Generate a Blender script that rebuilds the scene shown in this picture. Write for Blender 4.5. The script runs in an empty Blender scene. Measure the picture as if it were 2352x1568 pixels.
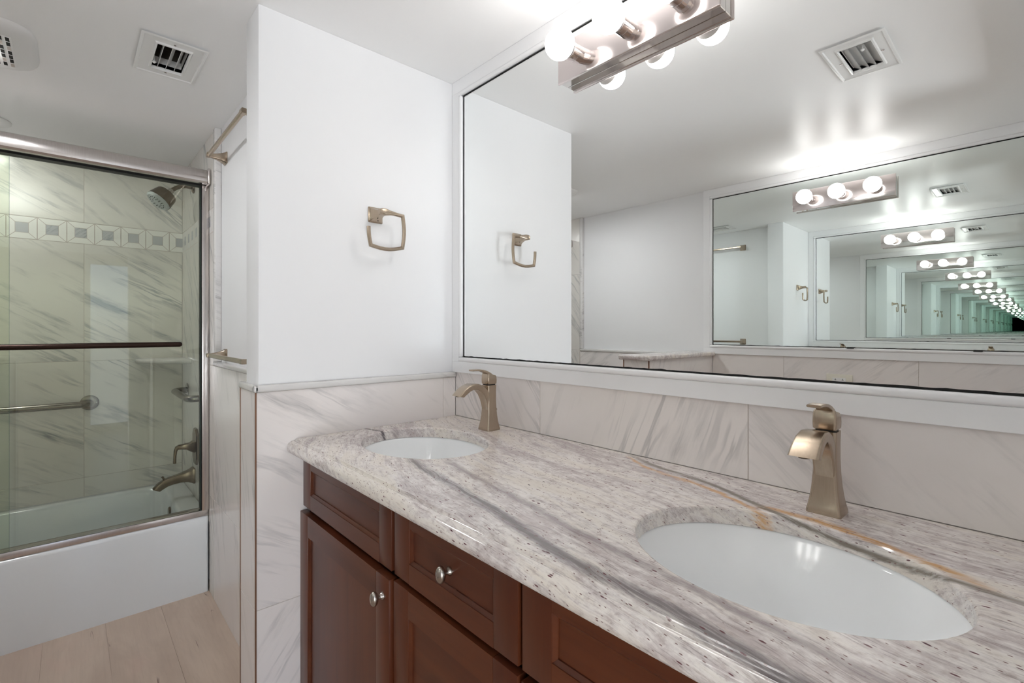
import bpy, bmesh, math, random
from mathutils import Vector, Matrix
random.seed(7)
S = bpy.context.scene
COL = S.collection
# ------------------------------------------------------------------ camera, world, exposure
cam = bpy.data.cameras.new('camera')
cam.sensor_width = 36.0; cam.sensor_fit = 'HORIZONTAL'
cam.lens = 36.0 * 1110.53 / 2352.0
cam.shift_x = 0.0; cam.shift_y = -27.55 / 2352.0
cam.clip_start = 0.01
co = bpy.data.objects.new('camera', cam); COL.objects.link(co)
co.location = (0, 0, 1.256)
co.rotation_euler = (math.pi / 2, 0, math.radians(90) - 0.73997)
S.camera = co
w = bpy.data.worlds.new('sky'); S.world = w; w.use_nodes = True
bg = w.node_tree.nodes['Background']
_n = w.node_tree.nodes; _l = w.node_tree.links
_tc = _n.new('ShaderNodeTexCoord'); _sp = _n.new('ShaderNodeSeparateXYZ'); _cr = _n.new('ShaderNodeValToRGB')
_l.new(_tc.outputs['Generated'], _sp.inputs[0]); _l.new(_sp.outputs[2], _cr.inputs[0]); _l.new(_cr.outputs[0], bg.inputs[0])
_cr.color_ramp.elements[0].position = 0.0; _cr.color_ramp.elements[0].color = (0.80, 0.84, 0.90, 1)
_cr.color_ramp.elements[1].position = 0.25; _cr.color_ramp.elements[1].color = (0.30, 0.55, 1.0, 1)
_e = _cr.color_ramp.elements.new(0.04); _e.color = (0.66, 0.80, 1.0, 1)
S.view_settings.view_transform = 'Standard'; S.view_settings.look = 'None'
S.view_settings.gamma = 1.0; S.view_settings.use_curve_mapping = False
S.view_settings.exposure = 1.36
BULB = 9.0           # radiance of the lit globes
DAY = 0.8            # radiance of the sky outside the bedroom window
FAN = 38.0           # radiance of the lit lens of the fan
bg.inputs[1].default_value = DAY
cy = S.cycles
cy.max_bounces = 26; cy.glossy_bounces = 24; cy.diffuse_bounces = 6; cy.transparent_max_bounces = 16; cy.transmission_bounces = 8
cy.sample_clamp_indirect = 6.0
cy.blur_glossy = 0.3


def area(name, loc, rot, sx, sy, power, color):
    l = bpy.data.lights.new(name, 'AREA'); l.shape = 'RECTANGLE'; l.size = sx; l.size_y = sy
    l.energy = power; l.color = color
    o = bpy.data.objects.new(name, l); COL.objects.link(o); o.location = loc; o.rotation_euler = rot
    return o


# portal on the bedroom window behind the doorway, where the sky light comes in (faces -X)
_pt = area('window_portal', (2.38, 0.42, 1.07), (0, math.radians(90), 0), 2.06, 0.56, 1.0, (1, 1, 1)); _pt.data.cycles.is_portal = True
# added fill light outside the added second window, tilted up to the ceiling
area('fill_light', (2.90, -1.15, 0.55), (0, math.radians(140), math.radians(-12)), 1.7, 1.1, 46.0, (0.92, 0.96, 1.0))

# ------------------------------------------------------------------ room numbers (A = -X runs toward the tub)
D, M, OPP, ZC = 1.5, 1.0726, -0.996, 2.182
CT = 0.933


def V(a, b, z): return Vector((-a, b, z))


# ------------------------------------------------------------------ materials
def srgb(r, g, b):
    f = lambda c: (c / 255) / 12.92 if c / 255 <= 0.04045 else ((c / 255 + 0.055) / 1.055) ** 2.4
    return (f(r), f(g), f(b), 1)


class G:
    def __init__(s, name):
        s.m = bpy.data.materials.new(name); s.m.use_nodes = True
        s.t = s.m.node_tree; s.b = s.t.nodes['Principled BSDF']; s.out = s.t.nodes['Material Output']

    def n(s, ty, **k):
        nd = s.t.nodes.new(ty)
        for a, v in k.items(): setattr(nd, a, v)
        return nd

    def l(s, a, b): s.t.links.new(a, b)

    def put(s, sock, v):
        if v is None: return
        if isinstance(v, bpy.types.NodeSocket): s.l(v, sock)
        else: sock.default_value = v

    def math(s, op, a, b=None, c=None, clamp=False):
        nd = s.n('ShaderNodeMath', operation=op); nd.use_clamp = clamp
        s.put(nd.inputs[0], a); s.put(nd.inputs[1], b); s.put(nd.inputs[2], c)
        return nd.outputs[0]

    def mix(s, f, a, b, bt='MIX'):
        nd = s.n('ShaderNodeMix', data_type='RGBA', blend_type=bt)
        s.put(nd.inputs[0], f); s.put(nd.inputs[6], a); s.put(nd.inputs[7], b)
        return nd.outputs[2]

    def noise(s, vec, scale, detail=3.0, rough=0.55, dist=0.0):
        nd = s.n('ShaderNodeTexNoise'); s.put(nd.inputs['Vector'], vec)
        nd.inputs['Scale'].default_value = scale; nd.inputs['Detail'].default_value = detail
        nd.inputs['Roughness'].default_value = rough; nd.inputs['Distortion'].default_value = dist
        return nd.outputs[0]

    def ramp(s, f, stops, interp='LINEAR'):
        nd = s.n('ShaderNodeValToRGB'); cr = nd.color_ramp; cr.interpolation = interp
        while len(cr.elements) < len(stops): cr.elements.new(0.5)
        for e, (p, c) in zip(cr.elements, stops):
            e.position = p; e.color = c if hasattr(c, '__len__') else (c, c, c, 1)
        s.put(nd.inputs[0], f)
        return nd.outputs[0]

    def smooth(s, x, a, b):
        nd = s.n('ShaderNodeMapRange', interpolation_type='SMOOTHSTEP')
        s.put(nd.inputs[0], x); nd.inputs[1].default_value = a; nd.inputs[2].default_value = b
        return nd.outputs[0]

    def mapv(s, vec, scale=(1, 1, 1), rot=(0, 0, 0), loc=(0, 0, 0)):
        nd = s.n('ShaderNodeMapping'); s.put(nd.inputs[0], vec)
        nd.inputs[1].default_value = loc; nd.inputs[2].default_value = rot; nd.inputs[3].default_value = scale
        return nd.outputs[0]

    def coord(s, which='Object'): return s.n('ShaderNodeTexCoord').outputs[which]

    def bump(s, h, strength, dist=0.001):
        nd = s.n('ShaderNodeBump'); nd.inputs['Strength'].default_value = strength; nd.inputs['Distance'].default_value = dist
        s.put(nd.inputs['Height'], h); s.l(nd.outputs[0], s.b.inputs['Normal'])


def plain(name, col, rough=0.5, metal=0.0, spec=0.5, bump=None, coat=0.0):
    g = G(name); g.b.inputs['Base Color'].default_value = col
    g.b.inputs['Roughness'].default_value = rough; g.b.inputs['Metallic'].default_value = metal
    g.b.inputs['Specular IOR Level'].default_value = spec
    g.b.inputs['Coat Weight'].default_value = coat; g.b.inputs['Coat Roughness'].default_value = 0.08
    if bump: g.bump(g.noise(g.coord(), bump[0], 2.0), bump[1], bump[2])
    return g.m


def brushed(name, c1, c2, rough, scale=(18, 18, 600)):
    g = G(name); v = g.mapv(g.coord(), scale)
    nz = g.noise(v, 1.0, 3.0, 0.6)
    g.l(g.mix(g.smooth(nz, 0.3, 0.7), c1, c2), g.b.inputs['Base Color'])
    g.b.inputs['Metallic'].default_value = 1.0
    g.b.inputs['Roughness'].default_value = rough + 0.03
    return g.m


MAT = {}
MAT['wall'] = plain('white_wall_paint', srgb(235, 235, 236), 0.55, 0, 0.3, (220, 0.05, 0.0006))
MAT['ceiling'] = plain('white_ceiling_paint', srgb(249, 249, 249), 0.36, 0, 0.35, (160, 0.12, 0.0008))
MAT['trimwhite'] = plain('white_trim_paint', srgb(240, 240, 241), 0.3, 0, 0.5)
MAT['hall'] = plain('pale_bedroom_paint', srgb(228, 222, 212), 0.6, 0, 0.3)
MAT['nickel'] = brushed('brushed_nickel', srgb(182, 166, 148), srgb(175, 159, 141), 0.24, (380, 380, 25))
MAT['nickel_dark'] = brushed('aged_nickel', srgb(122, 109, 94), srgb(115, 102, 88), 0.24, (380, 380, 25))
MAT['steel'] = brushed('satin_steel', srgb(192, 186, 178), srgb(184, 177, 169), 0.20, (500, 500, 25))
MAT['grabsteel'] = brushed('satin_grab_steel', srgb(142, 137, 129), srgb(134, 129, 121), 0.20, (500, 500, 25))
MAT['alu'] = brushed('satin_aluminium', srgb(214, 209, 207), srgb(206, 200, 198), 0.20, (20, 500, 20))
MAT['chrome'] = plain('chrome', srgb(228, 224, 222), 0.05, 1.0)
MAT['chromeplate'] = plain('polished_plate', srgb(228, 218, 216), 0.11, 1.0)
MAT['black'] = plain('black_gap', srgb(22, 22, 21), 0.5, 0, 0.3)
MAT['dark'] = plain('dark_duct', srgb(38, 36, 34), 0.7, 0, 0.2)
MAT['bronze'] = plain('dark_bronze', srgb(52, 36, 29), 0.32, 0.7)
MAT['bronzetrim'] = plain('bronze_edge', srgb(138, 104, 84), 0.4, 0.5)
MAT['porcelain'] = plain('white_porcelain', srgb(248, 250, 251), 0.10, 0, 0.45)
MAT['tub'] = plain('white_enamel', srgb(232, 236, 239), 0.14, 0, 0.5, None, 0.3)
MAT['plastic'] = plain('white_plastic', srgb(236, 236, 235), 0.28, 0, 0.5)
MAT['ivory'] = plain('ivory_plastic', srgb(226, 222, 208), 0.35, 0, 0.5)
MAT['collar'] = plain('bulb_collar_plastic', srgb(226, 224, 222), 0.4, 0, 0.4)
MAT['grout'] = plain('pale_grout', srgb(196, 186, 178), 0.8, 0, 0.2)
MAT['mosaicwhite'] = plain('white_stone', srgb(240, 238, 234), 0.25, 0, 0.5)
MAT['clear'] = plain('clear_plastic', srgb(190, 196, 196), 0.15, 0, 0.5)
MAT['duct_beige'] = plain('duct_metal', srgb(84, 78, 70), 0.5, 0.2, 0.3)


def emit(name, col, e):
    g = G(name); em = g.n('ShaderNodeEmission'); em.inputs[0].default_value = col; em.inputs[1].default_value = e
    g.l(em.outputs[0], g.out.inputs[0]); return g.m


MAT['bulb'] = emit('lit_globe', (1.0, 0.98, 0.96, 1), BULB)


MAT['canlens'] = emit('lit_can_lens', (0.97, 0.985, 1.0, 1), 46.0)
MAT['fanlens'] = emit('lit_fan_lens', (0.97, 0.985, 1.0, 1), FAN)


def mirror_mat(name, tint):
    g = G(name); gl = g.n('ShaderNodeBsdfGlossy'); gl.inputs[0].default_value = tint
    gl.inputs['Roughness'].default_value = 0.0; g.l(gl.outputs[0], g.out.inputs[0]); return g.m


MAT['mirror'] = mirror_mat('mirror_silver', (0.928, 0.942, 0.936, 1)); MAT['oldmirror'] = mirror_mat('aged_mirror_silver', (0.880, 0.940, 0.914, 1))


def glass_mat(name, tint, ior=1.5):
    g = G(name); tr = g.n('ShaderNodeBsdfTransparent'); tr.inputs[0].default_value = tint
    gl = g.n('ShaderNodeBsdfGlossy'); gl.inputs['Roughness'].default_value = 0.0
    fr = g.n('ShaderNodeFresnel'); fr.inputs[0].default_value = ior
    mx = g.n('ShaderNodeMixShader'); g.l(fr.outputs[0], mx.inputs[0]); g.l(tr.outputs[0], mx.inputs[1]); g.l(gl.outputs[0], mx.inputs[2])
    g.l(mx.outputs[0], g.out.inputs[0]); return g.m


MAT['glass'] = glass_mat('green_tinted_glass', (0.948, 0.971, 0.922, 1))
MAT['glassedge'] = plain('glass_edge', srgb(120, 160, 145), 0.2, 0, 0.5)
MAT['windowglass'] = glass_mat('window_glass', (0.97, 0.98, 0.98, 1))


def marble(name, base, vein, strength, rough=0.22, vs=1.0):
    g = G(name); uv = g.coord('UV')
    warp = g.noise(g.mapv(uv, (2.2, 3.0, 1)), 1.0, 3.0)
    wv = g.n('ShaderNodeVectorMath', operation='ADD'); g.l(uv, wv.inputs[0])
    cx = g.n('ShaderNodeCombineXYZ'); g.l(g.math('MULTIPLY', g.math('SUBTRACT', warp, 0.5), 0.055), cx.inputs[1]); g.l(cx.outputs[0], wv.inputs[1])
    p = wv.outputs[0]
    def thin(scale, loc, wd):
        n1 = g.noise(g.mapv(p, scale, (0, 0, 0), loc), 1.0, 4.0, 0.6, 0.25)
        return g.math('SUBTRACT', 1.0, g.smooth(g.math('ABSOLUTE', g.math('SUBTRACT', n1, 0.5)), 0.0, wd))
    v1 = thin((1.5 * vs, 16 * vs, 1), (3, 1, 0), 0.05)
    v2 = thin((3.0 * vs, 40 * vs, 1), (9, 5, 0), 0.06)
    m1 = g.smooth(g.noise(g.mapv(p, (2.0, 5.0, 1), (0, 0, 0), (1, 7, 0)), 1.0, 3.0), 0.49, 0.70)
    soft = g.smooth(g.noise(g.mapv(p, (1.7, 10.0, 1), (0, 0, 0), (2, 2, 0)), 1.0, 6.0, 0.64), 0.525, 0.76)
    f = g.math('ADD', g.math('MULTIPLY', v1, g.math('MULTIPLY', m1, 0.62)), g.math('MULTIPLY', v2, g.math('MULTIPLY', soft, 0.35)))
    f = g.math('ADD', f, g.math('MULTIPLY', soft, 0.60)); f = g.math('MULTIPLY', f, strength, clamp=True)
    tint = g.noise(g.mapv(uv, (1.5, 2.0, 1)), 1.0, 2.0)
    b2 = tuple(c * k for c, k in zip(base[:3], (0.955, 0.955, 0.975))) + (1,)
    c0 = g.mix(g.smooth(tint, 0.3, 0.7), base, b2)
    g.l(g.mix(f, c0, vein), g.b.inputs['Base Color'])
    g.b.inputs['Roughness'].default_value = rough; g.b.inputs['Specular IOR Level'].default_value = 0.45
    return g.m


MAT['tile'] = marble('veined_porcelain_tile', srgb(237, 231, 227), srgb(156, 155, 155), 0.74)
MAT['showertile'] = marble('shower_porcelain_tile', srgb(228, 224, 217), srgb(134, 139, 142), 1.1)
MAT['pencil'] = marble('grey_marble_trim', srgb(222, 220, 217), srgb(150, 148, 148), 0.9, 0.2, 2.0)
MAT['greymarble'] = marble('grey_marble', srgb(196, 197, 199), srgb(120, 124, 130), 1.0, 0.25, 3.0)


def granite():
    g = G('streaked_granite'); P = g.coord('Object')
    sp = g.n('ShaderNodeSeparateXYZ'); g.l(P, sp.inputs[0]); X, Y, Z = sp.outputs
    big = g.noise(g.mapv(P, (2.4, 3.2, 3.2)), 1.0, 3.0)
    # streak axis: t grows across the streaks (they swing round near the tiled end), sx runs along them
    far = g.math('MAXIMUM', g.math('SUBTRACT', g.math('MULTIPLY', X, -1.0), 0.75), 0.0)
    t = g.math('ADD', g.math('ADD', Y, g.math('MULTIPLY', X, 0.14)), g.math('MULTIPLY', g.math('SUBTRACT', big, 0.5), 0.10))
    t = g.math('SUBTRACT', t, g.math('MULTIPLY', g.math('MULTIPLY', far, far), 0.26))
    t = g.math('ADD', t, g.math('MULTIPLY', Z, 0.9))
    sx = g.math('ADD', X, g.math('MULTIPLY', Y, -0.15))
    cb = g.n('ShaderNodeCombineXYZ'); g.l(sx, cb.inputs[0]); g.l(t, cb.inputs[1]); g.l(Z, cb.inputs[2]); Q = cb.outputs[0]
    broad = g.noise(g.mapv(Q, (2.6, 16, 8)), 1.0, 5.0, 0.62)
    mid = g.noise(g.mapv(Q, (7.0, 58, 30), (0, 0, 0), (3, 8, 2)), 1.0, 6.0, 0.70)
    fine = g.noise(g.mapv(Q, (22.0, 170, 90)), 1.0, 5.0, 0.72)
    hair = g.noise(g.mapv(Q, (30.0, 420, 200)), 1.0, 4.0, 0.62)
    blot = g.noise(g.mapv(P, (60, 85, 85)), 1.0, 4.0, 0.65)
    cream, white, mauve, grey = srgb(233, 225, 215), srgb(241, 236, 232), srgb(188, 175, 174), srgb(138, 126, 124)
    c = g.mix(g.smooth(broad, 0.36, 0.58), cream, white)
    k = g.math('ADD', g.math('MULTIPLY', broad, 0.46), g.math('ADD', g.math('MULTIPLY', mid, 0.30), g.math('MULTIPLY', blot, 0.24)))
    c = g.mix(g.math('MULTIPLY', g.smooth(k, 0.45, 0.60), 0.80), c, mauve)
    c = g.mix(g.math('MULTIPLY', g.smooth(fine, 0.52, 0.72), 0.50), c, srgb(172, 152, 142))
    c = g.mix(g.math('MULTIPLY', g.math('MULTIPLY', g.smooth(hair, 0.50, 0.68), g.smooth(k, 0.40, 0.58)), 0.65), c, grey)
    c = g.mix(g.math('MULTIPLY', g.smooth(blot, 0.56, 0.70), 0.28), c, srgb(168, 150, 140))
    # the slate-grey band that leaves the far basin and runs out to the front edge
    def band(pts, half, col, amount, c, soft=0.6, rag=0.012, nz=fine, dip=0.3):
        # piecewise line given as (x, y) points
        cur = g.n('ShaderNodeFloatCurve'); cm = cur.mapping; cv = cm.curves[0]
        x0, x1 = pts[0][0], pts[-1][0]
        g.put(cur.inputs['Value'], g.math('DIVIDE', g.math('SUBTRACT', X, x0), x1 - x0, clamp=True))
        while len(cv.points) < len(pts): cv.points.new(0.5, 0.5)
        for pnt, (px, py) in zip(cv.points, pts): pnt.location = ((px - x0) / (x1 - x0), py)
        cm.update()
        d = g.math('SUBTRACT', g.math('ADD', Y, g.math('MULTIPLY', g.math('SUBTRACT', Z, 0.933), dip)), cur.outputs[0])
        d = g.math('ADD', d, g.math('MULTIPLY', g.math('SUBTRACT', nz, 0.5), rag * 2))
        d = g.math('ADD', d, g.math('MULTIPLY', g.math('SUBTRACT', g.noise(g.mapv(P, (9, 9, 9)), 1.0, 3.0), 0.5), rag * 2))
        a = g.math('ABSOLUTE', d)
        f = g.math('MULTIPLY', g.math('SUBTRACT', 1.0, g.smooth(a, half * (1 - soft), half)), amount)
        f = g.math('MULTIPLY', f, g.math('ADD', 0.45, g.math('MULTIPLY', g.smooth(g.noise(g.mapv(Q, (6, 120, 50)), 1.0, 3.0, 0.7), 0.34, 0.56), 0.55)))
        u_ = g.math('DIVIDE', g.math('SUBTRACT', X, x0), x1 - x0)
        f = g.math('MULTIPLY', f, g.math('MULTIPLY', g.smooth(u_, -0.02, 0.10), g.math('SUBTRACT', 1.0, g.smooth(u_, 0.90, 1.02))))
        return g.mix(f, c, col)
    c = band([(-1.12, 0.640), (-0.90, 0.596), (-0.734, 0.575), (-0.46, 0.520), (-0.26, 0.506), (-0.05, 0.475)], 0.020, srgb(120, 112, 114), 0.9, c, 0.85)
    c = band([(-1.02, 0.69), (-0.74, 0.64), (-0.50, 0.60), (-0.2, 0.56), (0.05, 0.54)], 0.016, srgb(150, 138, 138), 0.7, c, 0.95)
    c = band([(-1.44, 0.79), (-1.36, 0.735), (-1.30, 0.68)], 0.020, srgb(150, 136, 138), 0.7, c, 0.9)
    c = band([(-1.500, 0.708), (-1.43, 0.724), (-1.385, 0.740)], 0.008, srgb(92, 84, 88), 0.9, c, 0.7, 0.004)
    c = band([(-0.72, 1.05), (-0.62, 1.000), (-0.457, 0.956), (-0.36, 0.908), (-0.29, 0.885)], 0.011, srgb(214, 158, 84), 0.75, c, 0.9, 0.016)
    c = band([(-0.36, 0.925), (-0.25, 0.926), (-0.166, 0.905), (-0.10, 0.872), (-0.03, 0.84)], 0.016, srgb(204, 148, 72), 0.85, c, 0.9, 0.014, fine, 1.6)
    c = band([(-0.72, 1.066), (-0.62, 1.026), (-0.457, 0.982), (-0.333, 0.924), (-0.25, 0.893), (-0.166, 0.868), (-0.09, 0.842), (0.03, 0.826)], 0.012, srgb(112, 102, 88), 0.85, c, 0.8, 0.007, fine, 1.6)
    # garnet specks
    def specks(scale, thr, r, col, c):
        vo = g.n('ShaderNodeTexVoronoi'); g.l(g.mapv(Q, scale), vo.inputs[0]); vo.inputs['Scale'].default_value = 1.0
        sc = g.n('ShaderNodeSeparateColor'); g.l(vo.outputs['Color'], sc.inputs[0])
        f = g.math('MULTIPLY', g.math('GREATER_THAN', sc.outputs[0], thr), g.math('SUBTRACT', 1.0, g.smooth(vo.outputs['Distance'], r * 0.6, r)))
        return g.mix(f, c, col)
    c = specks((62, 190, 150), 0.93, 0.32, srgb(112, 74, 78), c)
    c = specks((130, 330, 260), 0.88, 0.36, srgb(134, 108, 104), c)
    c = specks((34, 105, 90), 0.965, 0.20, srgb(92, 54, 60), c)
    g.l(c, g.b.inputs['Base Color'])
    g.b.inputs['Roughness'].default_value = 0.12; g.b.inputs['Specular IOR Level'].default_value = 0.5
    return g.m


MAT['granite'] = granite()


def wood():
    g = G('dark_cherry_wood'); uv = g.coord('UV')
    a = g.noise(g.mapv(uv, (1.2, 10, 1)), 1.0, 4.0, 0.6, 0.4)
    b = g.noise(g.mapv(uv, (4.0, 130, 1)), 1.0, 3.0, 0.6)
    c = g.mix(g.smooth(a, 0.3, 0.72), srgb(82, 40, 23), srgb(101, 53, 30))
    c = g.mix(g.math('MULTIPLY', g.smooth(b, 0.5, 0.8), 0.35), c, srgb(62, 29, 17))
    g.l(c, g.b.inputs['Base Color'])
    g.b.inputs['Roughness'].default_value = 0.33; g.b.inputs['Specular IOR Level'].default_value = 0.4
    g.b.inputs['Coat Weight'].default_value = 0.08; g.b.inputs['Coat Roughness'].default_value = 0.25
    return g.m


MAT['wood'] = wood()
MAT['woodin'] = plain('cabinet_inside', srgb(40, 20, 13), 0.6, 0, 0.3)


def plank():
    g = G('pale_oak_plank'); uv = g.coord('UV')
    at = g.n('ShaderNodeVertexColor'); at.layer_name = 'tone'
    sp = g.n('ShaderNodeSeparateColor'); g.l(at.outputs[0], sp.inputs[0])
    a = g.noise(g.mapv(uv, (1.6, 7, 1)), 1.0, 4.0, 0.6, 0.8)
    b = g.noise(g.mapv(uv, (6, 110, 1)), 1.0, 3.0, 0.6)
    big = g.noise(g.mapv(uv, (2.0, 4, 1)), 1.0, 3.0)
    c = g.mix(g.smooth(a, 0.3, 0.7), srgb(206, 187, 170), srgb(188, 168, 152))
    c = g.mix(g.math('MULTIPLY', g.smooth(b, 0.45, 0.8), 0.3), c, srgb(170, 148, 132))
    c = g.mix(g.math('MULTIPLY', sp.outputs[0], 0.55), c, srgb(178, 158, 146))
    c = g.mix(g.math('MULTIPLY', g.smooth(big, 0.55, 0.75), 0.3), c, srgb(206, 172, 158))
    crack = g.math('MULTIPLY', g.math('SUBTRACT', 1.0, g.smooth(g.math('ABSOLUTE', g.math('SUBTRACT', g.noise(g.mapv(uv, (1.1, 13, 1), (0, 0, 0), (5, 3, 0)), 1.0, 3.0, 0.55, 0.2), 0.5)), 0.0, 0.014)),
                   g.smooth(g.noise(g.mapv(uv, (5, 12, 1), (0, 0, 0), (2, 8, 0)), 1.0, 1.0), 0.62, 0.70))
    c = g.mix(g.math('MULTIPLY', crack, 0.85), c, srgb(96, 66, 56))
    g.l(c, g.b.inputs['Base Color']); g.b.inputs['Roughness'].default_value = 0.38
    return g.m


MAT['plank'] = plank()


# ------------------------------------------------------------------ mesh helpers
class MB:
    def __init__(s):
        s.bm = bmesh.new(); s.uv = s.bm.loops.layers.uv.new('UVMap'); s.tone = s.bm.loops.layers.color.new('tone'); s.mats = []

    def mi(s, m):
        if m not in s.mats: s.mats.append(m)
        return s.mats.index(m)

    def face(s, pts, m, smooth=False):
        vs = [p if isinstance(p, bmesh.types.BMVert) else s.bm.verts.new(p) for p in pts]
        try: f = s.bm.faces.new(vs)
        except ValueError: return None
        f.material_index = s.mi(m); f.smooth = smooth
        return f

    def box(s, a0, a1, b0, b1, z0, z1, m, bev=0.0, seg=2, uvrot=None, uvoff=(0, 0), tone=0.0):
        """box in A,B,z room coordinates"""
        n0 = len(s.bm.faces)
        tmp = bmesh.new()
        vs = [tmp.verts.new(V(a, b, z)) for a in (a0, a1) for b in (b0, b1) for z in (z0, z1)]
        for q in ((0, 1, 3, 2), (4, 6, 7, 5), (0, 4, 5, 1), (2, 3, 7, 6), (0, 2, 6, 4), (1, 5, 7, 3)): tmp.faces.new([vs[i] for i in q])
        bmesh.ops.recalc_face_normals(tmp, faces=tmp.faces[:])
        if bev > 0: bmesh.ops.bevel(tmp, geom=tmp.edges[:], offset=bev, segments=seg, affect='EDGES', profile=0.5)
        return s.absorb(tmp, m, uvrot, uvoff, tone)

    def absorb(s, tmp, m, uvrot=None, uvoff=(0, 0), tone=0.0, smooth=True):
        mp = {v: s.bm.verts.new(v.co) for v in tmp.verts}
        out = []
        for f in tmp.faces:
            nf = s.bm.faces.new([mp[v] for v in f.verts]); nf.material_index = s.mi(m); nf.smooth = smooth
            nn = f.normal
            ax = max(range(3), key=lambda i: abs(nn[i]))
            for lp in nf.loops:
                c = lp.vert.co
                if ax == 0: u, v = c.y, c.z
                elif ax == 1: u, v = c.x, c.z
                else: u, v = c.x, c.y
                if uvrot is not None:
                    cs, sn = math.cos(uvrot), math.sin(uvrot); u, v = u * cs - v * sn, u * sn + v * cs
                lp[s.uv].uv = (u + uvoff[0], v + uvoff[1]); lp[s.tone] = (tone, tone, tone, 1)
            out.append(nf)
        tmp.free()
        return out

    def loft(s, rings, m, cap0=True, cap1=True, closed=True):
        n = len(rings[0]); vv = [[s.bm.verts.new(p) for p in r] for r in rings]
        acc = 0.0
        for i in range(len(vv) - 1):
            d = (rings[i + 1][0] - rings[i][0]).length
            for j in range(n if closed else n - 1):
                k = (j + 1) % n
                f = s.bm.faces.new((vv[i][j], vv[i][k], vv[i + 1][k], vv[i + 1][j])); f.material_index = s.mi(m); f.smooth = True
                for lp, (a, b) in zip(f.loops, ((acc, j), (acc, j + 1), (acc + d, j + 1), (acc + d, j))): lp[s.uv].uv = (a, b * 0.01)
            acc += d
        for flag, r in ((cap0, vv[0]), (cap1, vv[-1])):
            if flag:
                f = s.bm.faces.new(r); f.material_index = s.mi(m); f.smooth = True
        return vv

    def tube(s, path, r, m, n=14, cap=True, flat=None):
        """path of Vectors; r number or list; flat=(wide, thick, normal) sweeps a chamfered bar instead"""
        rings = []; N = len(path); up = None
        for i, p in enumerate(path):
            t0 = (path[i] - path[i - 1]).normalized() if i else None
            t1 = (path[i + 1] - path[i]).normalized() if i < N - 1 else None
            t = ((t0 or t1) + (t1 or t0)).normalized()
            k = 1.0
            if t0 and t1: k = 1.0 / max(0.5, t.dot(t1))
            if flat:
                nrm = flat[2].normalized(); sd = nrm.cross(t).normalized()
                hw, hh = flat[0] / 2, flat[1] / 2
                ch = min(hw, hh) * 0.55
                pts = [(hw, -hh + ch), (hw, hh - ch), (hw - ch, hh), (-hw + ch, hh), (-hw, hh - ch), (-hw, -hh + ch), (-hw + ch, -hh), (hw - ch, -hh)]
                rings.append([p + sd * (a * k) + nrm * b for a, b in pts])
            else:
                if up is None:
                    up = Vector((0, 0, 1)) if abs(t.z) < 0.9 else Vector((1, 0, 0))
                sd = up.cross(t).normalized(); up = t.cross(sd).normalized()
                rr = r[i] if hasattr(r, '__len__') else r
                rings.append([p + sd * (rr * math.cos(2 * math.pi * j / n)) + up * (rr * math.sin(2 * math.pi * j / n)) for j in range(n)])
        s.loft(rings, m, cap, cap)

    def lathe(s, prof, origin, axis, m, n=28, sx=1.0, sy=1.0):
        """prof: list of (radius, along). axis: unit Vector"""
        axis = axis.normalized(); u = Vector((0, 0, 1)) if abs(axis.z) < 0.9 else Vector((1, 0, 0))
        u = (u - axis * u.dot(axis)).normalized(); v = axis.cross(u)
        rings = [[origin + axis * h + u * (r * sx * math.cos(2 * math.pi * j / n)) + v * (r * sy * math.sin(2 * math.pi * j / n)) for j in range(n)] for r, h in prof]
        s.loft(rings, m, True, True)

    def build(s, name, parent=None, recalc=True, angle=35, loc=None):
        bmesh.ops.remove_doubles(s.bm, verts=s.bm.verts[:], dist=1e-6)
        if recalc: bmesh.ops.recalc_face_normals(s.bm, faces=s.bm.faces[:])
        me = bpy.data.meshes.new(name); 
        if loc is not None: s.bm.transform(Matrix.Translation(-loc))
        s.bm.to_mesh(me); s.bm.free()
        for m in s.mats: me.materials.append(MAT[m])
        me.set_sharp_from_angle(angle=math.radians(angle))
        o = bpy.data.objects.new(name, me); COL.objects.link(o)
        if parent is not None: o.parent = parent; o.matrix_parent_inverse = parent.matrix_world.inverted()
        if loc is not None:
            o.location = loc
        return o


def tag(o, label, cat=None, group=None, kind=None):
    o['label'] = label
    if cat: o['category'] = cat
    if group: o['group'] = group
    if kind: o['kind'] = kind
    return o


def empty(name, loc, label, cat, group=None):
    o = bpy.data.objects.new(name, None); COL.objects.link(o); o.location = loc
    o.empty_display_size = 0.05
    bpy.context.view_layer.update()
    return tag(o, label, cat, group)


def struct(mb, name, label, angle=35):
    return tag(mb.build(name, angle=angle), label, name.split('_')[0], None, 'structure')


def rrect(c, ux, uy, hw, hh, r, k=4):
    """rounded rectangle ring"""
    out = []; r = min(r, hw * 0.999, hh * 0.999)
    for qx, qy, a0 in ((1, 1, 0), (-1, 1, 90), (-1, -1, 180), (1, -1, 270)):
        for i in range(k + 1):
            a = math.radians(a0 + 90 * i / k)
            out.append(c + ux * (qx * (hw - r) + r * math.cos(a)) + uy * (qy * (hh - r) + r * math.sin(a)))
    return out


EA, EB, EZ = Vector((-1, 0, 0)), Vector((0, 1, 0)), Vector((0, 0, 1))


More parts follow.
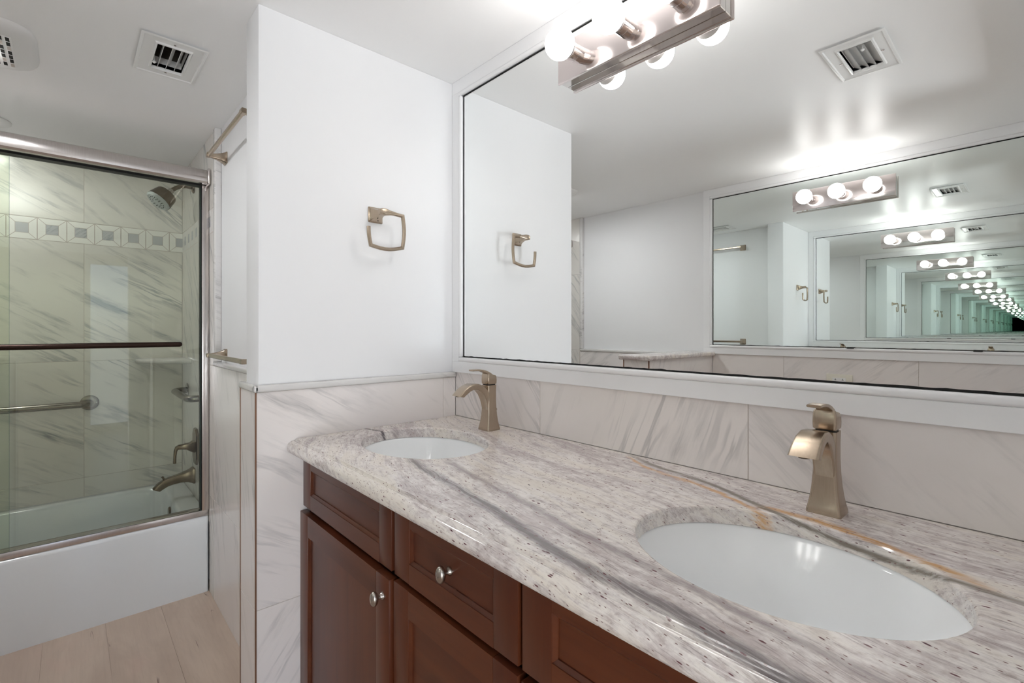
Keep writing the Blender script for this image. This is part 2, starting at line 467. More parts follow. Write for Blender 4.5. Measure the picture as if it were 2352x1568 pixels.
def slab_holes(mb, a0, a1, b0, b1, z0, z1, holes, m):
    As = sorted({a0, a1, *[h[0] for h in holes], *[h[1] for h in holes]}); Bs = sorted({b0, b1, *[h[2] for h in holes], *[h[3] for h in holes]})
    def hole(a, b): return any(h[0] < a < h[1] and h[2] < b < h[3] for h in holes) or not (a0 < a < a1 and b0 < b < b1)
    for i in range(len(As) - 1):
        for j in range(len(Bs) - 1):
            p, q, r, t = As[i], As[i + 1], Bs[j], Bs[j + 1]; ca, cb = (p + q) / 2, (r + t) / 2
            if hole(ca, cb): continue
            mb.face([V(p, r, z0), V(p, t, z0), V(q, t, z0), V(q, r, z0)], m); mb.face([V(p, r, z1), V(q, r, z1), V(q, t, z1), V(p, t, z1)], m)
            e = 1e-4
            if hole(p - e, cb): mb.face([V(p, r, z0), V(p, r, z1), V(p, t, z1), V(p, t, z0)], m)
            if hole(q + e, cb): mb.face([V(q, r, z0), V(q, t, z0), V(q, t, z1), V(q, r, z1)], m)
            if hole(ca, r - e): mb.face([V(p, r, z0), V(q, r, z0), V(q, r, z1), V(p, r, z1)], m)
            if hole(ca, t + e): mb.face([V(p, t, z0), V(p, t, z1), V(q, t, z1), V(q, t, z0)], m)


# ------------------------------------------------------------------ structure: floor, ceiling, walls
mb = MB(); 
edges = [-1.05, -0.855, -0.662, -0.469, -0.276, -0.083, 0.11, 0.303, 0.496, 0.689, 0.882, 1.075]
cuts = {0: [0.6, 1.8], 1: [1.3, 2.6], 2: [0.2, 1.5], 3: [0.9, 2.1], 4: [-0.4, 0.9], 5: [0.4, 1.7], 6: [1.0, 1.9], 7: [0.1, 1.35], 8: [0.7, 2.35], 9: [0.3], 10: [0.9]}
mb.box(-2.5, 3.6, -1.7, 1.7, -0.06, -0.0025, 'plank')
for i in range(len(edges) - 1):
    xs = [-0.9] + [c for c in cuts[i]] + [3.55]
    for j in range(len(xs) - 1):
        tn = 0.75 if (i == 4 and j == len(xs) - 2) else (0.25 if i in (6, 7) else random.choice([0.0, 0.1, 0.4]))
        mb.box(xs[j] + 0.0004, xs[j + 1] - 0.0004, edges[i] + 0.0004, edges[i + 1] - 0.0004, -0.0025, 0.0, 'plank', 0, 1, 0.0, (random.uniform(0, 20), random.uniform(0, 20)), tn)
struct(mb, 'floor', 'pale oak plank floor')

VENT1 = (1.912, 2.098, 0.207, 0.295); VENT2 = (0.366, 0.456, 0.069, 0.271)
mb = MB(); slab_holes(mb, -0.2, 3.6, -1.15, 1.2, ZC, ZC + 0.012, [VENT1, VENT2], 'ceiling')
struct(mb, 'ceiling', 'flat white ceiling')
DW = M + 0.010        # drywall behind the vanity tile
mb = MB(); mb.box(-0.20, 1.63, DW, DW + 0.09, 0, ZC, 'wall'); struct(mb, 'wall_vanity', 'white wall behind the vanity')
mb = MB(); mb.box(1.5, 1.626, 0.394, DW, 0, ZC, 'wall', 0.0025, 2); struct(mb, 'wall_end', 'white stub wall at the end of the vanity')
mb = MB(); mb.box(1.626, 3.6, 0.515, 0.64, 0, ZC, 'wall'); struct(mb, 'wall_recess', 'white wall set back between vanity and tub')
mb = MB(); mb.box(3.47, 3.58, -1.1, 0.515, 0, ZC, 'wall'); struct(mb, 'wall_back', 'wall behind the bathtub')
mb = MB(); mb.box(-0.20, 3.47, OPP - 0.11, OPP - 0.010, 0, ZC, 'wall'); struct(mb, 'wall_opposite', 'white wall facing the vanity')
mb = MB(); mb.box(-0.17, -0.05, 0.40, DW, 0, ZC, 'wall'); mb.box(-0.17, -0.05, OPP - 0.010, -0.46, 0, ZC, 'wall'); mb.box(-0.17, -0.05, -0.46, 0.40, 2.06, ZC, 'wall')
struct(mb, 'wall_entry', 'white wall around the bathroom doorway')
mb = MB()
mb.box(-0.19, -0.03, 0.385, 0.40, 0, 2.06, 'trimwhite'); mb.box(-0.19, -0.03, -0.46, -0.445, 0, 2.06, 'trimwhite'); mb.box(-0.19, -0.03, -0.445, 0.385, 2.045, 2.06, 'trimwhite')
mb.box(-0.05, -0.038, 0.40, 0.46, 0, 2.12, 'trimwhite'); mb.box(-0.05, -0.038, -0.52, -0.46, 0, 2.12, 'trimwhite'); mb.box(-0.05, -0.038, -0.46, 0.40, 2.06, 2.12, 'trimwhite')
struct(mb, 'door_1', 'white cased doorway opening')
mb = MB()
mb.box(-2.5, -0.17, 1.60, 1.70, 0, ZC, 'hall'); mb.box(-2.5, -0.17, -1.70, -1.60, 0, ZC, 'hall'); mb.box(-2.5, -0.20, -1.70, 1.70, ZC, ZC + 0.05, 'ceiling')
mb.box(-2.5, -2.4, -0.68, 0.14, 0, ZC, 'hall'); mb.box(-2.5, -2.4, -1.70, -1.62, 0, ZC, 'hall'); mb.box(-2.5, -2.4, -1.62, -0.68, 0, 0.05, 'hall'); mb.box(-2.5, -2.4, -1.62, -0.68, 2.1, ZC, 'hall'); mb.box(-2.5, -2.4, 0.70, 1.70, 0, ZC, 'hall'); mb.box(-2.5, -2.4, 0.14, 0.70, 0, 0.04, 'hall'); mb.box(-2.5, -2.4, 0.14, 0.70, 2.1, ZC, 'hall')
mb.box(-0.19, -0.17, 1.0, 1.70, 0, ZC, 'hall'); mb.box(-0.19, -0.17, -1.70, -1.0, 0, ZC, 'hall')
struct(mb, 'wall_bedroom', 'pale walls of the room beyond the doorway')
mb = MB()
mb.box(-2.46, -2.45, 0.14, 0.70, 0.04, 2.1, 'windowglass')
for b in (0.16, 0.68): mb.box(-2.475, -2.425, b - 0.02, b + 0.02, 0.04, 2.1, 'trimwhite')
for z in (0.06, 2.08): mb.box(-2.475, -2.425, 0.18, 0.66, z - 0.02, z + 0.02, 'trimwhite')
struct(mb, 'window_1', 'white framed narrow window of the room beyond the doorway')
mb = MB(); mb.box(-2.46, -2.45, -1.62, -0.68, 0.05, 2.1, 'windowglass')  # unseen window, added so the fill light can enter
for b in (-1.60, -0.70): mb.box(-2.475, -2.425, b - 0.02, b + 0.02, 0.05, 2.1, 'trimwhite')
for z in (0.07, 2.08): mb.box(-2.475, -2.425, -1.58, -0.72, z - 0.02, z + 0.02, 'trimwhite')
struct(mb, 'window_fill', 'white framed wide window added beyond the doorway to let in fill light')


# ------------------------------------------------------------------ tile cladding
def tiles(name, label, plane, at, thick, sign, rects, mat, ang, joint=0.0016, bev=0.0006, extra=None):
    """plane 'A' or 'B': tiles on the plane A=at / B=at (front face), thickness going in +sign; rects of (u0,u1,z0,z1)"""
    mb = MB(); e = joint / 2
    us = [r[0] for r in rects] + [r[1] for r in rects]; 
    for k, (u0, u1, z0, z1) in enumerate(rects):
        p0, p1 = sorted((at, at + sign * thick)); q0, q1 = sorted((at + sign * 0.0012, at + sign * thick))
        th = ang[k % len(ang)] if hasattr(ang, '__len__') else ang
        th = math.radians(th + random.uniform(-4, 4)); off = (random.uniform(0, 30), random.uniform(0, 30))
        if plane == 'A':
            mb.box(p0, p1, u0 + e, u1 - e, z0 + e, z1 - e, mat, bev, 1, th, off); mb.box(q0, q1, u0, u1, z0, z1, 'grout')
        else:
            mb.box(u0 + e, u1 - e, p0, p1, z0 + e, z1 - e, mat, bev, 1, th, off); mb.box(u0, u1, q0, q1, z0, z1, 'grout')
    if extra: extra(mb)
    return tag(mb.build(name, recalc=False), label, 'wall', None, 'structure')


J = 0.463
WC = 1.078          # top of the wainscot tile under the pencil cap
tiles('wall_vanity_backsplash', 'veined tile backsplash behind the granite top', 'B', M, 0.010, 1,
      [(1.0468, 1.49, CT, 1.097), (0.4239, 1.0468, CT, 1.097), (-0.05, 0.4239, CT, 1.097)], 'tile', [52, -68, 40])
tiles('wall_end_tile', 'veined tile on the stub wall beside the vanity', 'A', 1.49, 0.010, 1,
      [(0.386, 1.0164, J, WC), (1.0164, M, J, WC), (0.386, 1.0164, 0, J), (1.0164, M, 0, J)], 'tile', [30, 60, -55, 30])
tiles('wall_end_tile_edge', 'narrow tile strip on the edge of the stub wall', 'B', 0.384, 0.010, 1,
      [(1.493, 1.651, J, WC), (1.493, 1.651, 0, J)], 'tile', [70, 62])
tiles('wall_end_tile_rear', 'tile on the tub side of the stub wall', 'A', 1.653, 0.027, -1,
      [(0.394, 0.493, J, WC), (0.394, 0.493, 0, J)], 'tile', [60, 60])
tiles('wall_recess_tile', 'veined tile on the wall between vanity and tub', 'B', 0.493, 0.022, 1,
      [(1.98, 2.588, J, WC + 0.009), (1.653, 1.98, J, WC + 0.009), (1.98, 2.588, 0, J), (1.653, 1.98, 0, J)], 'tile', [62, 50, 66, 50])
R1, R2, R3 = 1.087, 1.714, 1.828
tiles('wall_shower_side', 'veined shower tile on the wall with the shower head', 'B', 0.493, 0.022, 1,
      [(2.588, 2.70, 0, J), (2.70, 3.46, 0.33, J), (2.588, 2.85, J, R1), (2.85, 3.46, J, R1), (2.588, 2.85, R1, R2), (2.85, 3.46, R1, R2), (2.588, 2.85, R3, ZC), (2.85, 3.46, R3, ZC)], 'showertile', [60, 55, 64, 50])
tiles('wall_shower_back', 'veined shower tile behind the bathtub', 'A', 3.46, 0.012, 1,
      [(0.0533, 0.493, 0.33, J), (-0.57, 0.0533, 0.33, J), (-0.98, -0.57, 0.33, J),
       (0.0533, 0.493, J, R1), (-0.57, 0.0533, J, R1), (-0.98, -0.57, J, R1),
       (0.0533, 0.493, R1, R2), (-0.57, 0.0533, R1, R2), (-0.98, -0.57, R1, R2),
       (0.0533, 0.493, R3, ZC), (-0.57, 0.0533, R3, ZC), (-0.98, -0.57, R3, ZC)], 'showertile', [26, 28, 30, 34, 32, 34, 32, 30, 34, 36, 32, 32])
tiles('wall_shower_far', 'veined shower tile opposite the shower head', 'B', -0.978, 0.028, -1,
      [(2.588, 3.46, 0.33, J), (2.588, 3.46, J, R1), (2.588, 3.46, R1, R2), (2.588, 3.46, R2, ZC), (2.588, 2.70, 0, 0.33)], 'showertile', [50, 55])
tiles('wall_opposite_tile', 'veined tile low on the wall facing the vanity', 'B', OPP, 0.010, -1,
      [(1.037, 1.47, J, 1.097), (0.4156, 1.037, J, 1.097), (-0.05, 0.4156, J, 1.097), (1.037, 1.47, 0, J), (0.4156, 1.037, 0, J), (-0.05, 0.4156, 0, J)], 'tile', [-28, -36, -40, 30])
tiles('wall_opposite_wainscot', 'veined tile wainscot between half wall and tub', 'B', -0.984, 0.022, -1,
      [(1.635, 2.0, J, WC), (2.0, 2.588, J, WC), (1.635, 2.0, 0, J), (2.0, 2.588, 0, J)], 'tile', [-30, -36])


# mosaic border of square insets
def border(name, label, plane, at, sgn, u_list, lo, hi):
    mb = MB()
    def P(u, z, d):
        return V(at - sgn * d, u, z) if plane == 'A' else V(u, at - sgn * d, z)
    for u0, u1 in u_list:
        j = 0.0012; full = 0.111
        # full square centred on its own pitch, clipped to [lo, hi]
        z0, z1 = R2 + j, R3 - j; a0, a1 = u0 + j, u1 - j
        iw = 0.030
        A = [(a0, z0), (a1, z0), (a1, z1), (a0, z1)]; I = [(a0 + iw, z0 + iw), (a1 - iw, z0 + iw), (a1 - iw, z1 - iw), (a0 + iw, z1 - iw)]
        clip = lambda u: min(max(u, lo), hi)
        g = 0.0013
        def poly(pts, m):
            pts = [(clip(u), z) for u, z in pts]
            if max(p[0] for p in pts) - min(p[0] for p in pts) < 1e-4: return
            f0 = [P(u, z, 0.0) for u, z in pts]
            fc = mb.face(f0, m)
            if fc:
                o = random.uniform(0, 9)
                for lp, (u, z) in zip(fc.loops, pts): lp[mb.uv].uv = (u * 0.7 + z * 0.7 + o, z * 0.7 - u * 0.7 + o)
        for k in range(4):
            p, q, r, t = A[k], A[(k + 1) % 4], I[(k + 1) % 4], I[k]
            cx = (p[0] + q[0] + r[0] + t[0]) / 4; cz = (p[1] + q[1] + r[1] + t[1]) / 4
            sh = lambda pt: (pt[0] + (cx - pt[0]) * 0.045, pt[1] + (cz - pt[1]) * 0.045)
            poly([sh(p), sh(q), sh(r), sh(t)], 'mosaicwhite')
        poly([(I[0][0] + g, I[0][1] + g), (I[1][0] - g, I[1][1] + g), (I[2][0] - g, I[2][1] - g), (I[3][0] + g, I[3][1] - g)], 'greymarble')
    if plane == 'A': mb.box(at + 0.0008, at + 0.012, lo, hi, R2, R3, 'grout')
    else: mb.box(lo, hi, at + 0.0008, at + 0.020, R2, R3, 'grout')
    return tag(mb.build(name, recalc=False), label, 'wall', None, 'structure')


bl = [(0.4293 + 0.111 * k, 0.4293 + 0.111 * (k + 1)) for k in range(-13, 1)]
border('wall_shower_back_border', 'white and grey mosaic border across the tub wall', 'A', 3.46, 1, bl, -0.976, 0.493)
bl = [(2.588 + 0.111 * k - 0.06, 2.588 + 0.111 * (k + 1) - 0.06) for k in range(0, 9)]
border('wall_shower_side_border', 'white and grey mosaic border above the valve', 'B', 0.493, 1, bl, 2.588, 3.46)


# pencil trims, bronze edges
def pencil(name, label, boxes, mat='pencil', bev=0.006):
    mb = MB()
    for bx in boxes: mb.box(*bx, mat, min(bev, 0.45 * min(abs(bx[1] - bx[0]), abs(bx[3] - bx[2]), abs(bx[5] - bx[4]))), 3, 0.3, (random.uniform(0, 9), random.uniform(0, 9)))
    return struct(mb, name, label)


pencil('trim_1', 'grey marble pencil cap on the stub wall tile', [(1.482, 1.5, 0.378, M, WC, 1.098), (1.482, 1.657, 0.378, 0.394, WC, 1.098), (1.626, 1.657, 0.394, 0.493, WC, 1.098)])
pencil('trim_2', 'grey marble pencil cap below the towel bars', [(1.657, 2.6, 0.487, 0.515, WC + 0.009, 1.107)])
pencil('trim_3', 'grey marble pencil edge of the shower tile', [(2.55, 2.588, 0.487, 0.515, 1.107, ZC)])
pencil('trim_4', 'grey marble pencil edge at the far end of the tub', [(2.56, 2.588, -1.006, -0.974, 1.098, ZC)])
pencil('trim_5', 'grey marble pencil cap beside the half wall', [(1.635, 2.588, -1.006, -0.976, WC, 1.098)])
mb = MB()
mb.box(1.4885, 1.4925, 0.3825, 0.3865, 0, WC, 'bronzetrim'); mb.box(1.6515, 1.6545, 0.3825, 0.3935, 0, WC, 'bronzetrim')
struct(mb, 'trim_6', 'thin bronze tile edges on the stub wall')

# half wall across the room (seen in the mirror)
mb = MB(); mb.box(1.48, 1.625, OPP - 0.01, -0.234, 0, 1.083, 'wall'); struct(mb, 'wall_half', 'half wall between vanity area and toilet')
tiles('wall_half_end', 'tile on the end of the half wall', 'B', -0.224, 0.010, -1, [(1.473, 1.632, J, 1.083), (1.473, 1.632, 0, J)], 'tile', [60, 60])
tiles('wall_half_side', 'white tile on the long side of the half wall', 'A', 1.470, 0.010, 1, [(-0.62, -0.234, J, 1.083), (-0.996, -0.62, J, 1.083), (-0.62, -0.234, 0, J), (-0.996, -0.62, 0, J)], 'tile', [65, 60])
mb = MB(); mb.box(1.467, 1.473, -0.229, -0.222, 0, 1.083, 'bronzetrim'); mb.box(1.632, 1.637, -0.229, -0.222, 0, 1.083, 'bronzetrim'); struct(mb, 'trim_7', 'thin bronze tile edges on the half wall')
mb = MB(); mb.box(1.448, 1.655, OPP + 0.001, -0.196, 1.083, 1.110, 'granite', 0.009, 4)
tag(mb.build('granite_ledge'), 'streaked granite slab capping the half wall, seen in the mirror', 'ledge')

# ------------------------------------------------------------------ countertop with two oval cut-outs
SINKS = [(1.205, 0.757, 0.208, 0.165), (0.257, 0.750, 0.208, 0.166)]
mb = MB()
A0, A1, BB = -0.045, 1.4885, M - 0.001
EDGE = [(0.4960, 0.9330), (0.4935, 0.9325), (0.4915, 0.9285), (0.4895, 0.9266), (0.4855, 0.9282), (0.4800, 0.9272), (0.4735, 0.9238), (0.4690, 0.9175), (0.4672, 0.9100), (0.4680, 0.9030), (0.4720, 0.8965), (0.4790, 0.8930), (0.5060, 0.8930)]
# top skin between the step line and the wall, with cut-outs
zt, zb = 0.933, 0.903
nseg = 72
def rim(si, z, grow=0.0):
    a, b, ra, rb = SINKS[si]
    return [V(a + (ra + grow) * math.cos(2 * math.pi * k / nseg), b + (rb + grow) * math.sin(2 * math.pi * k / nseg), z) for k in range(nseg)]
cells = [(0.73, A1, 0), (A0, 0.73, 1)]
top_b0 = EDGE[0][0]
for (ca0, ca1, si) in cells:
    a, b, ra, rb = SINKS[si]
    inner = [mb.bm.verts.new(p) for p in rim(si, zt, 0.004)]
    outer = []
    for k in range(nseg):
        th = 2 * math.pi * k / nseg; dx, dy = math.cos(th), math.sin(th)
        ts = []
        if dx > 1e-9: ts.append((ca1 - a) / dx)
        if dx < -1e-9: ts.append((ca0 - a) / dx)
        if dy > 1e-9: ts.append((BB - b) / dy)
        if dy < -1e-9: ts.append((top_b0 - b) / dy)
        t = min(ts); outer.append([a + dx * t, b + dy * t])
    for (xa, xb) in ((ca0, top_b0), (ca1, top_b0), (ca0, BB), (ca1, BB)):       # snap nearest samples to the corners
        k = min(range(nseg), key=lambda q: (outer[q][0] - xa) ** 2 + (outer[q][1] - xb) ** 2); outer[k] = [xa, xb]
    ov = [mb.bm.verts.new(V(p[0], p[1], zt)) for p in outer]
    for k in range(nseg):
        q = (k + 1) % nseg; mb.face([inner[k], inner[q], ov[q], ov[k]], 'granite')
    prev = inner
    for g_, z_ in ((0.0015, zt - 0.0012), (0.0, zt - 0.004), (0.0, zb + 0.0)):
        cur = [mb.bm.verts.new(p) for p in rim(si, z_, g_)]
        for k in range(nseg):
            q = (k + 1) % nseg; mb.face([prev[k], prev[q], cur[q], cur[k]], 'granite', True)
        prev = cur
    ovb = [mb.bm.verts.new(V(p[0], p[1], zb)) for p in outer]                      # underside
    for k in range(nseg):
        q = (k + 1) % nseg; mb.face([prev[k], ovb[k], ovb[q], prev[q]], 'granite')
prof0 = [V(A1, b, z) for b, z in EDGE]; prof1 = [V(A0, b, z) for b, z in EDGE]
v0 = [mb.bm.verts.new(p) for p in prof0]; v1 = [mb.bm.verts.new(p) for p in prof1]
for k in range(len(EDGE) - 1): mb.face([v0[k], v0[k + 1], v1[k + 1], v1[k]], 'granite', True)
mb.face([V(A1, 0.496, 0.903), V(A1, 0.506, 0.893), V(A0, 0.506, 0.893), V(A0, 0.496, 0.903)], 'granite')
for a in (A0, A1):
    mb.face([V(a, b, z) for b, z in EDGE] + [V(a, 0.496, 0.903)], 'granite'); mb.face([V(a, 0.496, 0.933), V(a, BB, 0.933), V(a, BB, 0.903), V(a, 0.496, 0.903)], 'granite')
mb.face([V(A0, BB, zt), V(A1, BB, zt), V(A1, BB, zb), V(A0, BB, zb)], 'granite')
tag(mb.build('countertop', recalc=False, angle=28), 'long streaked granite vanity top with shaped edge and two oval cut-outs', 'countertop')


def make_sink(si, label):
    a, b, ra, rb = SINKS[si]
    root = empty('undermount_sink', V(a, b, 0.90), label, 'sink', 'oval basins in the granite top')
    mb = MB(); rings = []
    prof = [(1.10, 1.12, 0.9028), (1.02, 1.025, 0.9028), (1.006, 1.008, 0.901), (0.995, 0.993, 0.896), (0.958, 0.950, 0.882), (0.90, 0.885, 0.861), (0.835, 0.815, 0.836), (0.765, 0.745, 0.806), (0.70, 0.68, 0.780), (0.645, 0.625, 0.765), (0.55, 0.52, 0.757), (0.36, 0.34, 0.7535), (0.12, 0.13, 0.752)]
    n = 64
    for fa, fb, z in prof: rings.append([V(a + ra * fa * math.cos(2 * math.pi * k / n), b + rb * fb * math.sin(2 * math.pi * k / n), z) for k in range(n)])
    mb.loft(rings, 'porcelain', False, False)
    out = [(1.10, 1.12, 0.9028), (1.10, 1.12, 0.893), (1.05, 1.06, 0.885), (0.97, 0.965, 0.86), (0.87, 0.86, 0.825), (0.75, 0.74, 0.790), (0.62, 0.60, 0.764), (0.42, 0.40, 0.746), (0.15, 0.15, 0.738)]
    mb.loft([[V(a + ra * fa * math.cos(2 * math.pi * k / n), b + rb * fb * math.sin(2 * math.pi * k / n), z) for k in range(n)] for fa, fb, z in out], 'porcelain', False, False)
    mb.build('basin', root, angle=60)
    mb = MB(); mb.lathe([(0.0, 0.0), (0.031, 0.0), (0.031, 0.003), (0.026, 0.005), (0.022, 0.004), (0.0, 0.004)][1:5] + [(0.001, 0.0065)], V(a, b, 0.752), EZ, 'nickel')
    mb.build('drain', root)
    return root


make_sink(0, 'white oval undermount sink next to the tiled stub wall, below the towel ring')
make_sink(1, 'white oval undermount sink beside the orange granite vein')


# ------------------------------------------------------------------ faucets
def make_faucet(a, b, label):
    root = empty('faucet', V(a, b, CT), label, 'faucet', 'single-handle faucets behind the basins')
    F = -EB                                    # forward = toward the basin
    c = V(a, b, CT)
    mb = MB()
    prof = [(0.0272, 0.0262, 0.000), (0.0270, 0.0260, 0.005), (0.0250, 0.0240, 0.014), (0.0226, 0.0216, 0.028), (0.0204, 0.0196, 0.046), (0.0186, 0.0181, 0.070), (0.0177, 0.0174, 0.096), (0.0177, 0.0175, 0.122), (0.0182, 0.0180, 0.1445)]
    mb.loft([rrect(c + EZ * z, EA, EB, hw, hd, 0.0055, 4) for hw, hd, z in prof], 'nickel')
    mb.build('body', root, angle=50)
    mb = MB(); path = [(0.000, 0.052), (0.006, 0.078), (0.014, 0.102), (0.026, 0.122), (0.041, 0.136), (0.058, 0.1435), (0.076, 0.1445), (0.093, 0.1395), (0.109, 0.1300), (0.124, 0.1175)]
    wid = [0.0330, 0.0332, 0.0335, 0.0345, 0.0360, 0.0380, 0.0400, 0.0420, 0.0438, 0.0450]; thk = [0.030, 0.029, 0.027, 0.0235, 0.0205, 0.0185, 0.0178, 0.0175, 0.0172, 0.0170]
    rings = []
    for i, (f, z) in enumerate(path):
        p0 = path[max(i - 1, 0)]; p1 = path[min(i + 1, len(path) - 1)]
        t = Vector((p1[0] - p0[0], p1[1] - p0[1])).normalized(); nrm = F * (-t.y) + EZ * t.x
        if i == len(path) - 1: nrm = (nrm * 0.35 + F * 0.9).normalized()
        rings.append(rrect(c + F * f + EZ * z, EA, nrm, wid[i] / 2, thk[i] / 2, 0.004, 4))
    mb.loft(rings, 'nickel'); sp = mb.build('spout', root, angle=50)
    mb = MB(); mb.lathe([(0.0085, 0), (0.0085, 0.003), (0.006, 0.0035)], c + F * 0.1225 + EZ * 0.1200, -EZ, 'nickel_dark', 16); mb.build('aerator', sp)
    mb = MB(); mb.loft([rrect(c + EZ * z, EA, EB, 0.0150, 0.0150, 0.004, 3) for z in (0.1440, 0.1490)], 'black'); mb.build('neck_gap_fill', root)  # black block standing for the dark gap between body and handle
    mb = MB(); prof = [(0.0172, 0.148, 0.148), (0.0182, 0.150, 0.150), (0.0186, 0.160, 0.160), (0.0180, 0.170, 0.176), (0.0165, 0.1745, 0.182)]
    rings = []
    for hw, zback, zfront in prof:
        r = rrect(c, EA, EB, hw, hw, 0.004, 4)
        rings.append([p + EZ * (zfront + (zback - zfront) * ((p - c).dot(EB) / hw + 1) / 2) for p in r])
    mb.loft(rings, 'nickel')
    path = [(-0.004, 0.171), (0.006, 0.1795), (0.018, 0.1868), (0.032, 0.1918), (0.047, 0.1942), (0.062, 0.1948), (0.074, 0.1945)]
    wid = [0.026, 0.0262, 0.0255, 0.0242, 0.0232, 0.0226, 0.022]; thk = [0.014, 0.011, 0.0082, 0.0068, 0.006, 0.0055, 0.0048]
    rings = []
    for i, (f, z) in enumerate(path):
        p0 = path[max(i - 1, 0)]; p1 = path[min(i + 1, len(path) - 1)]
        t = Vector((p1[0] - p0[0], p1[1] - p0[1])).normalized(); nrm = F * (-t.y) + EZ * t.x
        rings.append(rrect(c + F * f + EZ * z, EA, nrm, wid[i] / 2, thk[i] / 2, 0.0022, 4))
    mb.loft(rings, 'nickel'); mb.build('handle', root, angle=50)
    mb = MB(); mb.tube([c + EB * 0.017 + EZ * 0.045, c + EB * 0.026 + EZ * 0.045, c + EB * 0.028 + EZ * 0.050, c + EB * 0.028 + EZ * 0.060], 0.0022, 'nickel', 10)
    mb.lathe([(0.002, 0), (0.0042, 0.002), (0.0042, 0.007), (0.0025, 0.009)], c + EB * 0.028 + EZ * 0.058, EZ, 'nickel', 14); mb.build('lift_rod', root)
    return root


make_faucet(1.205, 1.000, 'brushed nickel faucet standing in the tiled corner near the stub wall')
make_faucet(0.257, 0.992, 'brushed nickel faucet behind the basin with the orange granite vein')


# ------------------------------------------------------------------ vanity cabinets
def knob(parent, a, b, z):
    mb = MB(); ax = -EB; o = V(a, b, z)
    mb.lathe([(0.0085, 0.0), (0.0088, 0.002), (0.0070, 0.0045), (0.0048, 0.008), (0.0046, 0.012), (0.006, 0.0145)], o, ax, 'steel', 24)
    # egg head
    rings = []
    for i in range(13):
        th = math.pi * (i + 0.35) / 13.0 if 0 < i < 12 else (0.06 if i == 0 else math.pi - 0.06)
        h = 0.021 - 0.009 * math.cos(th); r = math.sin(th)
        rings.append([o + ax * h + EA * (0.0112 * r * math.cos(2 * math.pi * k / 28)) + EZ * (0.0162 * r * math.sin(2 * math.pi * k / 28)) for k in range(28)])
    mb.loft(rings, 'steel')
    return mb.build('knob', parent, angle=70)


def shaker(name, parent, a0, a1, z0, z1, bf, st, rt, rb, th=0.019, vertical=False):
    """five-piece front: frame with sloped inner edge and recessed flat panel"""
    mb = MB(); b0, b1 = bf, bf + th
    r1 = math.pi / 2
    o = lambda: (random.uniform(0, 30), random.uniform(0, 30))
    ia0, ia1, iz0, iz1 = a0 + st, a1 - st, z0 + rb, z1 - rt
    mb.box(a0, ia0, b0, b1, z0, z1, 'wood', 0.0014, 2, r1, o()); mb.box(ia1, a1, b0, b1, z0, z1, 'wood', 0.0014, 2, r1, o())
    mb.box(ia0, ia1, b0, b1, z0, iz0, 'wood', 0.0, 2, 0.0, o()); mb.box(ia0, ia1, b0, b1, iz1, z1, 'wood', 0.0, 2, 0.0, o())
    c = 0.0065; pz = b0 + 0.0085
    A = [(ia0, iz0), (ia1, iz0), (ia1, iz1), (ia0, iz1)]; I = [(ia0 + c, iz0 + c), (ia1 - c, iz0 + c), (ia1 - c, iz1 - c), (ia0 + c, iz1 - c)]
    for k in range(4):
        q = (k + 1) % 4
        f1 = [V(A[k][0], b0 + 0.002, A[k][1]), V(A[q][0], b0 + 0.002, A[q][1]), V(I[q][0], b0 + 0.006, I[q][1]), V(I[k][0], b0 + 0.006, I[k][1])]
        f2 = [V(I[k][0], b0 + 0.006, I[k][1]), V(I[q][0], b0 + 0.006, I[q][1]), V(I[q][0], pz, I[q][1]), V(I[k][0], pz, I[k][1])]
        for f in (f1, f2):
            fc = mb.face(f, 'wood')
            if fc:
                for lp in fc.loops: lp[mb.uv].uv = (lp.vert.co.x + 3 * k, lp.vert.co.z)
    mb.box(ia0 - 0.004, ia1 + 0.004, pz, b1 - 0.003, iz0 - 0.004, iz1 + 0.004, 'wood', 0, 1, r1 if vertical else 0.0, o())
    return mb.build(name, parent, recalc=False)


def cabinet(name, a0, a1, label, fronts, group=None):
    root = empty(name, V((a0 + a1) / 2, 0.80, 0.0), label, 'cabinet', group)
    mb = MB(); t = 0.017
    mb.box(a0, a0 + t, 0.534, 1.06, 0.0, 0.892, 'woodin'); mb.box(a1 - t, a1, 0.534, 1.06, 0.0, 0.892, 'woodin')
    mb.box(a0 + t, a1 - t, 1.05, 1.06, 0.0, 0.892, 'woodin'); mb.box(a0 + t, a1 - t, 0.534, 1.05, 0.09, 0.105, 'woodin')
    mb.box(a0 + t, a1 - t, 0.534, 0.55, 0.872, 0.892, 'woodin'); mb.box(a0 + t, a1 - t, 0.534, 0.55, 0.705, 0.745, 'woodin'); mb.box(a0 + t, a1 - t, 0.595, 0.61, 0.0, 0.09, 'woodin')
    mb.build('carcass', root)
    for f in fronts:
        kind, x0, x1, z0, z1, bf, kn, kw = f
        o = shaker(kind, root, x0, x1, z0, z1, bf, *kw)
        if kn: knob(o, *kn)
    return root


